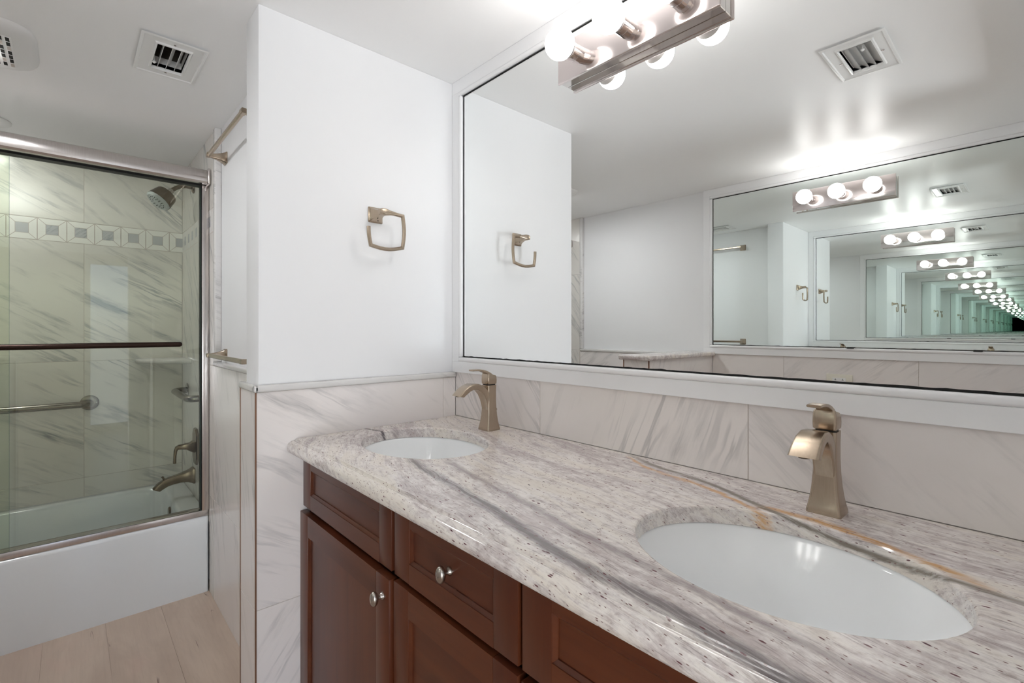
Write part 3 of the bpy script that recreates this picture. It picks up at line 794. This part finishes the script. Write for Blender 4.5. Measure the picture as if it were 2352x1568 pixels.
FF = (0.057, 0.040, 0.042); DR = (0.060, 0.040, 0.042)
cabinet('sink_base_cabinet', 0.946, 1.488, 'dark cherry sink cabinet against the stub wall with a single knobbed door in view',
        [('false_front', 0.949, 1.486, 0.732, 0.887, 0.513, None, FF), ('door', 0.945, 1.488, 0.11, 0.717, 0.505, (0.972, 0.505, 0.674), (0.060, 0.060, 0.060, 0.021, True))], 'sink cabinets under the granite top')
cabinet('drawer_base_cabinet', 0.545, 0.938, 'dark cherry drawer cabinet between the two sink cabinets',
        [('drawer', 0.548, 0.936, 0.732, 0.887, 0.513, (0.742, 0.5215, 0.807), DR), ('drawer', 0.547, 0.936, 0.425, 0.719, 0.511, (0.742, 0.5195, 0.572), (0.060, 0.056, 0.056)),
         ('drawer', 0.547, 0.936, 0.11, 0.413, 0.511, (0.742, 0.5195, 0.26), (0.060, 0.056, 0.056))])
cabinet('sink_base_cabinet', -0.04, 0.541, 'dark cherry sink cabinet below the basin with the orange granite vein',
        [('false_front', -0.038, 0.539, 0.732, 0.887, 0.513, None, (0.062, 0.040, 0.042)), ('door', 0.252, 0.539, 0.11, 0.717, 0.511, (0.28, 0.511, 0.674), (0.060, 0.060, 0.060, 0.021, True)),
         ('door', -0.038, 0.249, 0.11, 0.717, 0.511, (0.222, 0.511, 0.674), (0.060, 0.060, 0.060, 0.021, True))], 'sink cabinets under the granite top')


# ------------------------------------------------------------------ framed mirrors
def make_mirror(b, sg, aL, aR, label, mat, clips=()):
    """mirror on plane B=b facing -sg*B ; aL = tub-side inner edge, aR = doorway-side inner edge"""
    z0, z1 = 1.154, 2.119
    root = empty('framed_mirror', V((aL + aR) / 2, b, z0), label, 'mirror', 'framed mirrors facing each other')
    q = lambda d0, d1: sorted((b - sg * d0, b - sg * d1))           # depth range out of the wall
    mb = MB(); d = q(0.0, -0.004)
    mb.box(aR + 0.004, aL - 0.004, d[0], d[1], z0 + 0.004, z1 - 0.004, mat); mb.build('mirror_glass', root)
    # black rim: dark bead and gap reflection put in as colour, ragged below
    mb = MB(); d = q(0.0006, -0.003)
    mb.box(aR, aR + 0.004, *d, z0, z1, 'black'); mb.box(aL - 0.004, aL, *d, z0, z1, 'black'); mb.box(aR, aL, *d, z1 - 0.0045, z1, 'black')
    n = 90
    top = [z0 + 0.0036 + abs(random.gauss(0, 0.0007)) for _ in range(n + 1)]
    bf = b - sg * 0.0006
    for k in range(n):
        x0 = aR + (aL - aR) * k / n; x1 = aR + (aL - aR) * (k + 1) / n
        mb.face([V(x0, bf, z0), V(x1, bf, z0), V(x1, bf, top[k + 1]), V(x0, bf, top[k])], 'black')
    mb.build('dark_edge_reflection', root)
    w = 0.0165
    ofs = 0.0595
    d = q(0.010, -0.008); db = q(0.0145, -0.001)
    for nm, bx, bd in (('bottom_rail', (aR - ofs, aL + ofs, z0 - 0.057, z0 - w), (aR - w, aL + w, z0 - w, z0)), ('top_rail', (aR - ofs, aL + ofs, z1 + w, ZC - 0.0005), (aR - w, aL + w, z1, z1 + w)),
                       ('side_rail', (aL + w, aL + ofs, z0 - w, z1 + w), (aL, aL + w, z0, z1)), ('side_rail', (aR - ofs, aR - w, z0 - w, z1 + w), (aR - w, aR, z0, z1))):
        mb = MB(); mb.box(bx[0], bx[1], *d, bx[2], bx[3], 'trimwhite', 0.001, 1); fr = mb.build(nm, root)
        mb = MB(); mb.box(bd[0], bd[1], *db, bd[2], bd[3], 'trimwhite', 0.006, 4); mb.build('bead_moulding', fr)
    for ca in clips:
        mb = MB(); dd = q(0.018, 0.0); mb.box(ca - 0.016, ca + 0.016, *dd, z0 - 0.002, z0 + 0.006, 'black', 0.001, 1); mb.build('mounting_clip', root)
    return root


make_mirror(M, 1, 1.440, 0.012, 'large white framed mirror above the two basins', 'mirror')
make_mirror(OPP, -1, 1.468, 0.012, 'white framed mirror on the facing wall, seen reflected with dark clips on its lower edge', 'oldmirror', (0.70, 0.20))


# ------------------------------------------------------------------ vanity lights
def make_light(b, sg, a0, a1, z0, z1, bulbs, zb, label):
    root = empty('vanity_light', V((a0 + a1) / 2, b, (z0 + z1) / 2), label, 'light fixture', 'three-globe bar lights')
    out = -EB * sg
    q = lambda d0, d1: sorted((b - sg * d0, b - sg * d1))
    mb = MB(); d = q(0.0008, 0.030); mb.box(a0 + 0.004, a1 - 0.004, *d, z0 + 0.004, z1 - 0.004, 'chrome', 0.001, 1); mb.build('housing', root)
    mb = MB(); d = q(0.030, 0.0375); mb.box(a0, a1, *d, z0, z1, 'chromeplate', 0.002, 3); mb.build('backplate', root)
    for a in bulbs:
        o = V(a, b, zb) + out * 0.0375
        mb = MB(); mb.lathe([(0.0225, 0.0), (0.0225, 0.019), (0.0218, 0.0195), (0.0218, 0.0205), (0.0225, 0.021), (0.0225, 0.040), (0.0205, 0.0412), (0.0205, 0.030)], o, out, 'chrome', 36)
        so = mb.build('socket', root)
        mb = MB(); mb.lathe([(0.0150, 0.034), (0.0160, 0.0405), (0.0215, 0.0460), (0.0344, 0.0576)], o, out, 'collar', 32); mb.build('bulb_collar', so)
        R = 0.0395; c = 0.0375 + 0.0; rings = []
        cz = 0.0775
        for i in range(19):
            th = math.acos(-0.506) + (0.03 - math.acos(-0.506)) * i / 18.0
            rings.append((R * math.sin(th), cz + R * math.cos(th)))
        mb = MB(); mb.lathe(rings, o, out, 'bulb', 40); mb.build('bulb', so, angle=60)
    return root


make_light(M, 1, 0.468, 0.938, 1.957, 2.070, (0.861, 0.704, 0.556), 2.012, 'chrome bar light with three lit globes mounted on the mirror above the basins')
make_light(OPP, -1, 0.500, 0.978, 1.940, 2.053, (0.895, 0.741, 0.583), 1.998, 'chrome bar light with three lit globes on the facing mirror, seen whole in reflection')


# ------------------------------------------------------------------ towel ring and towel bars
def flare(mb, base, axis, u, v, w0, w1, L, m, tail=0.0):
    rings = []
    for i in range(10):
        t = i / 9.0; k = (1 - t) ** 2.2
        rings.append(rrect(base + axis * (L * t), u, v, w1 + (w0 - w1) * k, w1 + (w0 - w1) * k, 0.0035, 3))
    rings.insert(0, rrect(base, u, v, w0 * 0.96, w0 * 0.96, 0.004, 3)); rings[1] = rrect(base + axis * 0.003, u, v, w0, w0, 0.004, 3)
    mb.loft(rings, m)


root = empty('towel_ring', V(1.5, 0.750, 1.636), 'brushed nickel open towel ring on the white stub wall', 'towel ring')
mb = MB(); o = V(1.4995, 0.750, 1.636); flare(mb, o, -EA, EB, EZ, 0.026, 0.0095, 0.060, 'nickel'); mb.build('wall_post', root, angle=40)
mb = MB(); P0 = V(1.440, 0.738, 1.636)
arc = lambda p, q, bow, n=7: [p + (q - p) * (i / n) + bow * math.sin(math.pi * i / n) for i in range(1, n + 1)]
path = [P0, V(1.440, 0.752, 1.638), V(1.440, 0.772, 1.638), V(1.440, 0.820, 1.634)]
path += arc(V(1.440, 0.820, 1.634), V(1.440, 0.819, 1.528), EB * 0.006)
path += arc(V(1.440, 0.819, 1.528), V(1.440, 0.706, 1.525), -EZ * 0.009)
path += arc(V(1.440, 0.706, 1.525), V(1.440, 0.6985, 1.584), -EB * 0.002, 4)
mb.tube(path, 0.005, 'nickel', flat=(0.0115, 0.0115, EA))
mb.build('ring', root, angle=40)
mb = MB(); mb.loft([rrect(V(1.440, b, 1.6372), EA, EZ, r, r, 0.004, 4) for b, r in ((0.735, 0.008), (0.744, 0.0105), (0.757, 0.0105), (0.775, 0.0072), (0.790, 0.0062))], 'nickel'); mb.build('swivel_collar', root, angle=60)
mb = MB(); mb.lathe([(0.0022, 0), (0.0022, 0.0015)], V(1.478, 0.750, 1.6155), -EZ, 'black', 12); mb.build('set_screw', root)


def towel_bar(z, label):
    a0, a1, bw, bb = 1.885, 2.462, 0.5148, 0.447
    root = empty('towel_bar', V((a0 + a1) / 2, bw, z), label, 'towel bar', 'towel bars on the recessed wall')
    for a in (a0, a1):
        mb = MB(); flare(mb, V(a, bw, z), -EB, EA, EZ, 0.026, 0.0085, bw - bb + 0.006, 'nickel'); mb.build('wall_post', root, angle=40)
    mb = MB(); mb.tube([V(a0, bb, z), V(a1, bb, z)], 0.008, 'nickel', flat=(0.017, 0.015, EB)); mb.build('rail', root, angle=30)
    for a, s in ((a0, 1), (a1, -1)):
        mb = MB(); mb.loft([rrect(V(a + s * d, bb, z), EB, EZ, r, r, 0.004, 4) for d, r in ((-0.010, 0.0088), (0.012, 0.0094), (0.020, 0.0090))], 'nickel'); mb.build('end_sleeve', root, angle=50)
    return root


towel_bar(2.020, 'brushed nickel towel bar high on the recessed white wall')
towel_bar(1.143, 'brushed nickel towel bar just above the tile cap of the recessed wall')


# ------------------------------------------------------------------ ceiling things
def make_vent(box, slat_dir, label, lever):
    a0, a1, b0, b1 = box
    root = empty('air_vent', V((a0 + a1) / 2, (b0 + b1) / 2, ZC), label, 'vent', 'white ceiling air vents')
    if slat_dir == 'A': fa, fb = 0.038, 0.033
    else: fa, fb = 0.031, 0.030
    za = ZC - 0.0005
    O = [(a0 - fa, b0 - fb), (a1 + fa, b0 - fb), (a1 + fa, b1 + fb), (a0 - fa, b1 + fb)]; I = [(a0, b0), (a1, b0), (a1, b1), (a0, b1)]
    def off(r, d): 
        cx = (a0 + a1) / 2; cyy = (b0 + b1) / 2
        return [(x + math.copysign(d, x - cx), y + math.copysign(d, y - cyy)) for x, y in r]
    mb = MB(); lv = [(off(O, 0), za), (off(O, -0.001), za - 0.005), (off(O, -0.005), za - 0.009), (off(O, -0.009), za - 0.0085), (off(O, -0.013), za - 0.0062), (off(I, 0.008), za - 0.0045), (off(I, 0.005), za - 0.0085), (off(I, 0.001), za - 0.0095), (I, za - 0.008), (I, za + 0.035)]
    vv = [[mb.bm.verts.new(V(x, y, z)) for x, y in r] for r, z in lv]
    for i in range(len(vv) - 1):
        for k in range(4): mb.face([vv[i][k], vv[i][(k + 1) % 4], vv[i + 1][(k + 1) % 4], vv[i + 1][k]], 'plastic')
    mb.build('frame', root, recalc=False)
    mb = MB(); e = 0.0
    zt = ZC + 0.11
    for (p, q, r, t) in ((a0 - 0.003, a0 - 0.001, b0 - 0.003, b1 + 0.003), (a1 + 0.001, a1 + 0.003, b0 - 0.003, b1 + 0.003), (a0 - 0.003, a1 + 0.003, b0 - 0.003, b0 - 0.001), (a0 - 0.003, a1 + 0.003, b1 + 0.001, b1 + 0.003)): mb.box(p, q, r, t, ZC + 0.0125, zt, 'duct_beige')
    mb.box(a0 - 0.003, a1 + 0.003, b0 - 0.003, b1 + 0.003, zt, zt + 0.002, 'dark')
    mb.build('duct_boot', root)
    ns = 3 if slat_dir == 'A' else 4
    for k in range(ns):
        mb = MB(); n = 5
        if slat_dir == 'A':
            c = b0 + (b1 - b0) * (0.20, 0.46, 0.74)[k]; sg = (0.35, 1.9, 1.7)[k]
            pr = [(c + sg * (0.008 * (i / n) ** 1.6) , ZC - 0.004 + 0.028 * i / n) for i in range(n + 1)]
            for i in range(n):
                for s_ in (0.0, 0.0012): mb.face([V(a0 + 0.001, pr[i][0] + s_, pr[i][1]), V(a1 - 0.001, pr[i][0] + s_, pr[i][1]), V(a1 - 0.001, pr[i + 1][0] + s_, pr[i + 1][1]), V(a0 + 0.001, pr[i + 1][0] + s_, pr[i + 1][1])], 'plastic', True)
            mb.face([V(a0 + 0.001, pr[0][0], pr[0][1]), V(a1 - 0.001, pr[0][0], pr[0][1]), V(a1 - 0.001, pr[0][0] + 0.0012, pr[0][1]), V(a0 + 0.001, pr[0][0] + 0.0012, pr[0][1])], 'plastic')
        else:
            c = a0 + (a1 - a0) * (k + 0.7) / (ns + 0.2)
            pr = [(c - 0.016 + 0.030 * (i / n) ** 1.2, ZC - 0.004 + 0.020 * i / n) for i in range(n + 1)]
            for i in range(n):
                for s_ in (0.0, 0.0012): mb.face([V(pr[i][0] + s_, b0 + 0.001, pr[i][1]), V(pr[i][0] + s_, b1 - 0.001, pr[i][1]), V(pr[i + 1][0] + s_, b1 - 0.001, pr[i + 1][1]), V(pr[i + 1][0] + s_, b0 + 0.001, pr[i + 1][1])], 'plastic', True)
        mb.build('louver', root, recalc=False)
    # damper grid behind the louvers
    mb = MB()
    if slat_dir == 'A':
        for k in range(7): mb.box(a0 + (a1 - a0) * (k + 0.5) / 7 - 0.0009, a0 + (a1 - a0) * (k + 0.5) / 7 + 0.0009, b0 + 0.001, b1 - 0.001, ZC + 0.060, ZC + 0.066, 'duct_beige')
    else:
        for k in range(9): mb.box(a0 + 0.001, a1 - 0.001, b0 + (b1 - b0) * (k + 0.5) / 9 - 0.0012, b0 + (b1 - b0) * (k + 0.5) / 9 + 0.0012, ZC + 0.055, ZC + 0.060, 'duct_beige')
    mb.build('damper_grid', root)
    mb = MB(); la, lb = lever
    mb.tube([V(la, lb, ZC + 0.012), V(la, lb, ZC - 0.012)], 0.0016, 'plastic', 8); mb.lathe([(0.002, 0), (0.0055, 0.002), (0.0055, 0.005), (0.002, 0.008)], V(la, lb, ZC - 0.008), -EZ, 'plastic', 14); mb.build('lever', root)
    sc = [((a0 + a1) / 2, b1 + 0.014), ((a0 + a1) / 2, b0 - 0.014)] if slat_dir == 'B' else [(a0 - 0.018, (b0 + b1) / 2), (a1 + 0.018, (b0 + b1) / 2)]
    if slat_dir == 'B': sc = [(a0 - 0.014, (b0 + b1) / 2), (a1 + 0.014, (b0 + b1) / 2)]
    for p in sc:
        mb = MB(); mb.lathe([(0.0045, 0), (0.0042, 0.0016), (0.001, 0.0024)], V(p[0], p[1], ZC - 0.0055), -EZ, 'chrome', 16); mb.build('screw', root)
    return root


make_vent(VENT1, 'A', 'white louvered ceiling vent with dark slots, between exhaust fan and stub wall', (2.045, 0.211))
make_vent(VENT2, 'B', 'white louvered ceiling vent seen in the mirror near the globe lights', (0.395, 0.232))

# exhaust fan
fa, fb, ha, hb = 2.260, -0.240, 0.184, 0.162
root = empty('exhaust_fan', V(fa, fb, ZC), 'rounded white plastic exhaust fan cover with slots on the ceiling', 'exhaust fan')
mb = MB()
def sup(ha_, hb_, z, n=64, e=4.2):
    out = []
    for k in range(n):
        t = 2 * math.pi * k / n; c, s_ = math.cos(t), math.sin(t)
        out.append(V(fa + ha_ * math.copysign(abs(c) ** (2 / e), c), fb + hb_ * math.copysign(abs(s_) ** (2 / e), s_), z))
    return out
mb.loft([sup(ha, hb, ZC - 0.0003), sup(ha, hb, ZC - 0.004), sup(ha * 0.97, hb * 0.965, ZC - 0.012), sup(ha * 0.90, hb * 0.88, ZC - 0.020), sup(ha * 0.78, hb * 0.74, ZC - 0.025), sup(ha * 0.70, hb * 0.66, ZC - 0.026)], 'plastic', False, False)
g0 = sup(ha * 0.70, hb * 0.66, ZC - 0.026); f = mb.face(g0, 'plastic', True)
mb.build('cover', root, angle=50)
gz = ZC - 0.0262
mb = MB(); mb.box(fa - 0.116, fa + 0.112, fb - 0.112, fb + 0.104, gz - 0.0016, gz + 0.0006, 'plastic', 0.0007, 1); gr = mb.build('grille', root)
mb = MB()
for k in range(3):
    b_ = fb + 0.061 + 0.017 * k
    for j in range(7):
        a_ = fa - 0.099 + 0.033 * j
        mb.box(a_ - 0.0135, a_ + 0.0135, b_ - 0.0045, b_ + 0.0045, gz - 0.0021, gz - 0.0014, 'dark' if (k * 5 + j * 3) % 4 else 'grout')
mb.build('grille_slots', gr)

mb = MB(); mb.box(fa - 0.075, fa + 0.075, fb - 0.108, fb + 0.050, gz - 0.006, gz - 0.0008, 'fanlens', 0.002, 2); mb.build('light_lens', gr)

# recessed shower light
root = empty('recessed_light', V(3.13, -0.297, ZC), 'round white recessed ceiling light above the bathtub', 'ceiling light')
mb = MB(); mb.lathe([(0.102, -0.0003), (0.102, 0.004), (0.096, 0.007), (0.060, 0.0065), (0.052, 0.003), (0.052, 0.001)], V(3.13, -0.297, ZC - 0.0001), -EZ, 'plastic', 48); mb.build('trim_ring', root)
mb = MB(); mb.lathe([(0.052, 0.001), (0.050, 0.003), (0.03, 0.005), (0.002, 0.006)], V(3.13, -0.297, ZC), -EZ, 'canlens', 40); mb.build('lens', root)

# wall outlet reflected in the mirror
root = empty('wall_outlet', V(0.754, OPP, 0.972), 'ivory double outlet on the facing tile, seen at the lower edge of the mirror', 'outlet')
mb = MB(); mb.box(0.692, 0.816, OPP + 0.0003, OPP + 0.006, 0.935, 1.009, 'ivory', 0.0022, 3); mb.build('cover_plate', root)
mb = MB(); mb.box(0.722, 0.786, OPP + 0.006, OPP + 0.0085, 0.955, 0.989, 'plastic', 0.001, 1)
for a in (0.737, 0.771):
    mb.box(a - 0.001, a + 0.001, OPP + 0.0083, OPP + 0.0089, 0.978, 0.985, 'black'); mb.box(a - 0.0045, a + 0.0045, OPP + 0.0083, OPP + 0.0089, 0.976, 0.9785, 'black'); mb.box(a - 0.003, a + 0.003, OPP + 0.0083, OPP + 0.0089, 0.960, 0.964, 'black')
mb.build('receptacle', root)

# ------------------------------------------------------------------ bathtub
TA0, TA1, TB0, TB1, TZ = 2.700, 3.458, -0.976, 0.4915, 0.362
root = empty('bathtub', V((TA0 + TA1) / 2, (TB0 + TB1) / 2, 0.0), 'white enamel alcove bathtub with flat front apron', 'bathtub')
mb = MB(); ca, cb = (TA0 + TA1) / 2, (TB0 + TB1) / 2; ha, hb = (TA1 - TA0) / 2, (TB1 - TB0) / 2
def tr(da0, da1, db0, db1, z, r):
    return rrect(V(ca + (da0 - da1) / 2, cb + (db0 - db1) / 2, z), -EA, EB, ha - (da0 + da1) / 2, hb - (db0 + db1) / 2, r, 6)
mb.loft([tr(0, 0, 0, 0, 0.0, 0.012), tr(0, 0, 0, 0, TZ - 0.016, 0.012), tr(0.002, 0, 0, 0, TZ - 0.008, 0.012), tr(0.006, 0, 0.0, 0.0, TZ - 0.002, 0.012), tr(0.012, 0.002, 0.002, 0.002, TZ, 0.012)] +
        [tr(0.075, 0.055, 0.10, 0.085, TZ, 0.09), tr(0.083, 0.062, 0.11, 0.092, TZ - 0.004, 0.095), tr(0.090, 0.070, 0.13, 0.10, TZ - 0.02, 0.10), tr(0.105, 0.085, 0.20, 0.11, TZ - 0.14, 0.12), tr(0.125, 0.10, 0.27, 0.13, TZ - 0.24, 0.13), tr(0.16, 0.135, 0.33, 0.17, TZ - 0.285, 0.13), tr(0.24, 0.21, 0.45, 0.27, TZ - 0.30, 0.10)], 'tub', True, True)
mb.build('tub_shell', root, angle=50)
mb = MB(); ov = V(3.105, 0.392, 0.286); mb.lathe([(0.034, 0.0), (0.034, 0.006), (0.030, 0.011), (0.012, 0.0125), (0.001, 0.0125)], ov, -EB, 'nickel_dark', 32); mb.build('overflow_plate', root)
mb = MB(); mb.lathe([(0.033, 0.0), (0.033, 0.003), (0.022, 0.005), (0.001, 0.005)], V(3.09, 0.17, TZ - 0.30), EZ, 'nickel_dark', 28); mb.build('drain', root)

# ------------------------------------------------------------------ sliding shower door
root = empty('sliding_shower_door', V(2.735, -0.24, TZ), 'aluminium framed sliding glass shower door standing on the tub rim', 'shower door')
DL, DRR = -0.9755, 0.4910
mb = MB(); prof = [(2.682, 1.946), (2.668, 1.9475), (2.659, 1.955), (2.656, 1.968), (2.658, 1.990), (2.666, 2.005), (2.680, 2.014), (2.70, 2.018), (2.745, 2.018), (2.762, 2.012), (2.765, 2.0), (2.765, 1.946), (2.752, 1.946), (2.752, 1.975), (2.694, 1.975), (2.694, 1.946)]
mb.loft([[V(a, b, z) for a, z in prof] for b in (DL, DRR - 0.012)], 'alu', True, True)
hd = mb.build('header_rail', root, angle=32)
mb = MB(); mb.box(2.654, 2.767, DRR - 0.0118, DRR, 1.942, 2.0185, 'alu', 0.006, 3); mb.build('end_cap', hd)
mb = MB(); mb.box(2.700, 2.746, DL, DRR - 0.03, 1.9395, 1.9745, 'black'); mb.build('track_gap_shadow', hd)  # black block filling the track gap, its shade put in as colour
for nm, b0, b1 in (('wall_jamb', 0.462, DRR), ('wall_jamb', DL, DL + 0.029)):
    mb = MB(); mb.box(2.697, 2.752, b0, b1, 0.3915, 1.9455, 'alu', 0.003, 2); jb = mb.build(nm, root)
    s_ = b0 - 0.004 if b0 > 0 else b1
    mb = MB(); mb.box(2.705, 2.745, s_, s_ + 0.004, 0.395, 1.95, 'black'); mb.build('jamb_gasket', jb)
mb = MB(); mb.box(2.706, 2.765, DL, DRR, TZ + 0.0003, 0.3912, 'alu', 0.0025, 2); mb.build('bottom_track', root)
for nm, a, b0, b1 in (('outer_glass_panel', 2.714, -0.262, 0.4575), ('inner_glass_panel', 2.734, -0.945, -0.1785)):
    mb = MB(); mb.box(a, a + 0.006, b0, b1, 0.3914, 1.950, 'glass'); pn = mb.build(nm, root)
    mb = MB(); mb.box(a, a + 0.006, b1, b1 + 0.0008, 0.3914, 1.950, 'glassedge'); mb.build('glass_edge', pn)
    if nm.startswith('outer'):
        mb = MB(); zz = 1.1885
        mb.tube([V(2.645, -0.235, zz), V(2.645, 0.3665, zz)], 0.0115, 'bronze', 18)
        mb.lathe([(0.0115, 0), (0.0105, 0.004), (0.007, 0.0085), (0.001, 0.0105)], V(2.645, 0.3665, zz), EB, 'bronze', 18)
        for b_ in (-0.215, 0.352): mb.tube([V(2.645, b_, zz), V(2.7138, b_, zz)], 0.0075, 'bronze', 14)
        mb.build('door_bar', pn)

# ------------------------------------------------------------------ fittings in the shower
root = empty('showerhead', V(3.085, 0.493, 2.02), 'brushed nickel shower head on a bent arm from the tiled side wall', 'shower head')
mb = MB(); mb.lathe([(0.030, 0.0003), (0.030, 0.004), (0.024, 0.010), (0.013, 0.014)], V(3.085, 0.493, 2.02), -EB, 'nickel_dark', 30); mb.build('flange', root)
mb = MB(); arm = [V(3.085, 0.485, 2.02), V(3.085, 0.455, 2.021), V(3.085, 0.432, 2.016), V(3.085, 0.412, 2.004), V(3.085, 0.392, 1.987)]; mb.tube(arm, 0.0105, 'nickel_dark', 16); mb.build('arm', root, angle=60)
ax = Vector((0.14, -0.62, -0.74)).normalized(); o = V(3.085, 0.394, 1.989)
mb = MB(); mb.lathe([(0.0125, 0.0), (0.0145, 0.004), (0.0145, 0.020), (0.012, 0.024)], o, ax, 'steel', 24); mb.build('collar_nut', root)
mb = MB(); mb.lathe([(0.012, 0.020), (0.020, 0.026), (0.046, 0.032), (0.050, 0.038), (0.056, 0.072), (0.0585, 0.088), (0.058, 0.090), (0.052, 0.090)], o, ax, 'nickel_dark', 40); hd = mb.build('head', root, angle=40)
mb = MB(); mb.lathe([(0.0575, 0.0895), (0.0575, 0.098), (0.050, 0.104), (0.042, 0.101), (0.030, 0.1045), (0.016, 0.103), (0.001, 0.105)], o, ax, 'clear', 40); sf = mb.build('spray_face', hd)
mb = MB(); u = ax.cross(EZ).normalized(); v = ax.cross(u)
for r_, n_ in ((0.036, 16), (0.023, 10)):
    for k in range(n_):
        t = 2 * math.pi * k / n_; mb.lathe([(0.0022, 0), (0.0016, 0.004)], o + ax * 0.102 + u * (r_ * math.cos(t)) + v * (r_ * math.sin(t)), ax, 'dark', 8)
mb.build('nozzles', sf)

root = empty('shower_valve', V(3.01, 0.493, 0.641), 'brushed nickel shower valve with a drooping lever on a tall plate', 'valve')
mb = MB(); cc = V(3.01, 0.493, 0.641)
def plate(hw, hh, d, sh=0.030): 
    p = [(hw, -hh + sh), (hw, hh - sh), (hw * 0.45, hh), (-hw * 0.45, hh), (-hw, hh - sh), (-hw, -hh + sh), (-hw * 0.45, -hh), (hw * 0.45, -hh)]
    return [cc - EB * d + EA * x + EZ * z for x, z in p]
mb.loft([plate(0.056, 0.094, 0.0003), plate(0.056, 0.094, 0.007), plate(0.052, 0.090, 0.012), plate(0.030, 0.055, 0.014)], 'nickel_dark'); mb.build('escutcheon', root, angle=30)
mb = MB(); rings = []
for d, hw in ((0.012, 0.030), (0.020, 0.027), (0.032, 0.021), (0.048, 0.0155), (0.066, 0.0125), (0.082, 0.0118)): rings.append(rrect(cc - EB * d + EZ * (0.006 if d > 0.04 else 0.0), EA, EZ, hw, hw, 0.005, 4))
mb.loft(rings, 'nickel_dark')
pth = [(0.078, 0.008), (0.088, 0.004), (0.094, -0.012), (0.096, -0.034), (0.097, -0.058), (0.0975, -0.074)]; rings = []
for i, (d, z) in enumerate(pth):
    p0 = pth[max(i - 1, 0)]; p1 = pth[min(i + 1, len(pth) - 1)]; t = Vector((p1[0] - p0[0], p1[1] - p0[1])).normalized(); nrm = -EB * (-t.y) + EZ * t.x
    rings.append(rrect(cc - EB * d + EZ * z, EA, nrm, 0.0105, (0.0095, 0.0085, 0.007, 0.0062, 0.0062, 0.0065)[i], 0.003, 3))
mb.loft(rings, 'nickel_dark'); mb.build('lever', root, angle=50)

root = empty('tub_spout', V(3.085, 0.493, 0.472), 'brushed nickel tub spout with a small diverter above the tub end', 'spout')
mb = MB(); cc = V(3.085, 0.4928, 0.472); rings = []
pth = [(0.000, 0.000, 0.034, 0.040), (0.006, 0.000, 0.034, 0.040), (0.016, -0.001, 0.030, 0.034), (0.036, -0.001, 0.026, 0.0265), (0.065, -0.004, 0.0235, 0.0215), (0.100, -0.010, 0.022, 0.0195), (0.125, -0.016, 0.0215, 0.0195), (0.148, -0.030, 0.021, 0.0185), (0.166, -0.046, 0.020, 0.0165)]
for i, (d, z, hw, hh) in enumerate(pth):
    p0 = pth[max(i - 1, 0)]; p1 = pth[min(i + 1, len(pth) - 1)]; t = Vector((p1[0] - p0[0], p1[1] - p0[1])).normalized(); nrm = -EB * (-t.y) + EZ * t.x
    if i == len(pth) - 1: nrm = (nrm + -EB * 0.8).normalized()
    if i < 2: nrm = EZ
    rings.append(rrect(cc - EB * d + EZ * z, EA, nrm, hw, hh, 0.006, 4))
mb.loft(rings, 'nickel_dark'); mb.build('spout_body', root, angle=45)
mb = MB(); mb.tube([cc - EB * 0.132 + EZ * -0.002, cc - EB * 0.136 + EZ * 0.010, cc - EB * 0.141 + EZ * 0.018], [0.006, 0.0045, 0.0055], 'nickel_dark', 12); mb.build('diverter', root)

root = empty('grab_bar', V(3.46, -0.25, 0.862), 'round grab bar fixed along the tiled wall behind the bathtub', 'grab bar', 'stainless grab bars in the shower')
def flange(o, axis, root):
    mb = MB(); mb.lathe([(0.040, 0.0003), (0.040, 0.003), (0.037, 0.005), (0.018, 0.005)], o, axis, 'grabsteel', 36); fl = mb.build('wall_flange', root)
    mb = MB(); s_ = o + axis * 0.005 + (EB if abs(axis.x) > 0.5 else EA) * 0.028; mb.lathe([(0.0042, 0), (0.0036, 0.002), (0.001, 0.0025)], s_, axis, 'chrome', 12); mb.build('screw', fl)
flange(V(3.4598, 0.076, 0.862), -EA, root); flange(V(3.4598, -0.60, 0.862), -EA, root)
mb = MB(); c_ = 3.395
mb.tube([V(3.457, 0.076, 0.862), V(3.425, 0.074, 0.862), V(3.405, 0.062, 0.862), V(c_, 0.035, 0.862), V(c_, 0.0, 0.862), V(c_, -0.52, 0.862), V(c_, -0.56, 0.862), V(3.405, -0.586, 0.862), V(3.425, -0.598, 0.862), V(3.457, -0.60, 0.862)], 0.0165, 'grabsteel', 20); mb.build('bar', root, angle=60)
root = empty('grab_bar', V(3.06, 0.493, 0.91), 'bent grab bar end on the side wall above the shower valve', 'grab bar', 'stainless grab bars in the shower')
flange(V(3.285, 0.4927, 0.912), -EB, root); flange(V(2.835, 0.4927, 0.912), -EB, root)
mb = MB(); c_ = 0.428
mb.tube([V(3.285, 0.490, 0.912), V(3.283, 0.460, 0.912), V(3.27, 0.440, 0.912), V(3.245, c_, 0.912), V(3.21, c_, 0.912), V(2.872, c_, 0.912), V(2.852, c_ + 0.003, 0.912), V(2.839, c_ + 0.012, 0.912), V(2.835, 0.455, 0.912), V(2.835, 0.490, 0.912)], 0.0165, 'grabsteel', 20); mb.build('bar', root, angle=60)

mb = MB(); n = 22
cv = [V(3.4595, 0.4925, 0)] + [V(3.4595 - 0.30 * math.sin(math.pi / 2 * k / n), 0.4925 - 0.225 * math.cos(math.pi / 2 * k / n), 0) for k in range(n + 1)]
def lev(s_, z): 
    c0 = cv[0]; return [Vector((c0.x + (p.x - c0.x) * s_, c0.y + (p.y - c0.y) * s_, z)) for p in cv]
mb.loft([lev(0.965, 1.068), lev(0.99, 1.071), lev(1.0, 1.080), lev(0.99, 1.089), lev(0.965, 1.092)], 'pencil'); 
tag(mb.build('corner_shelf', angle=50), 'rounded marble corner shelf in the tiled shower corner', 'shelf')
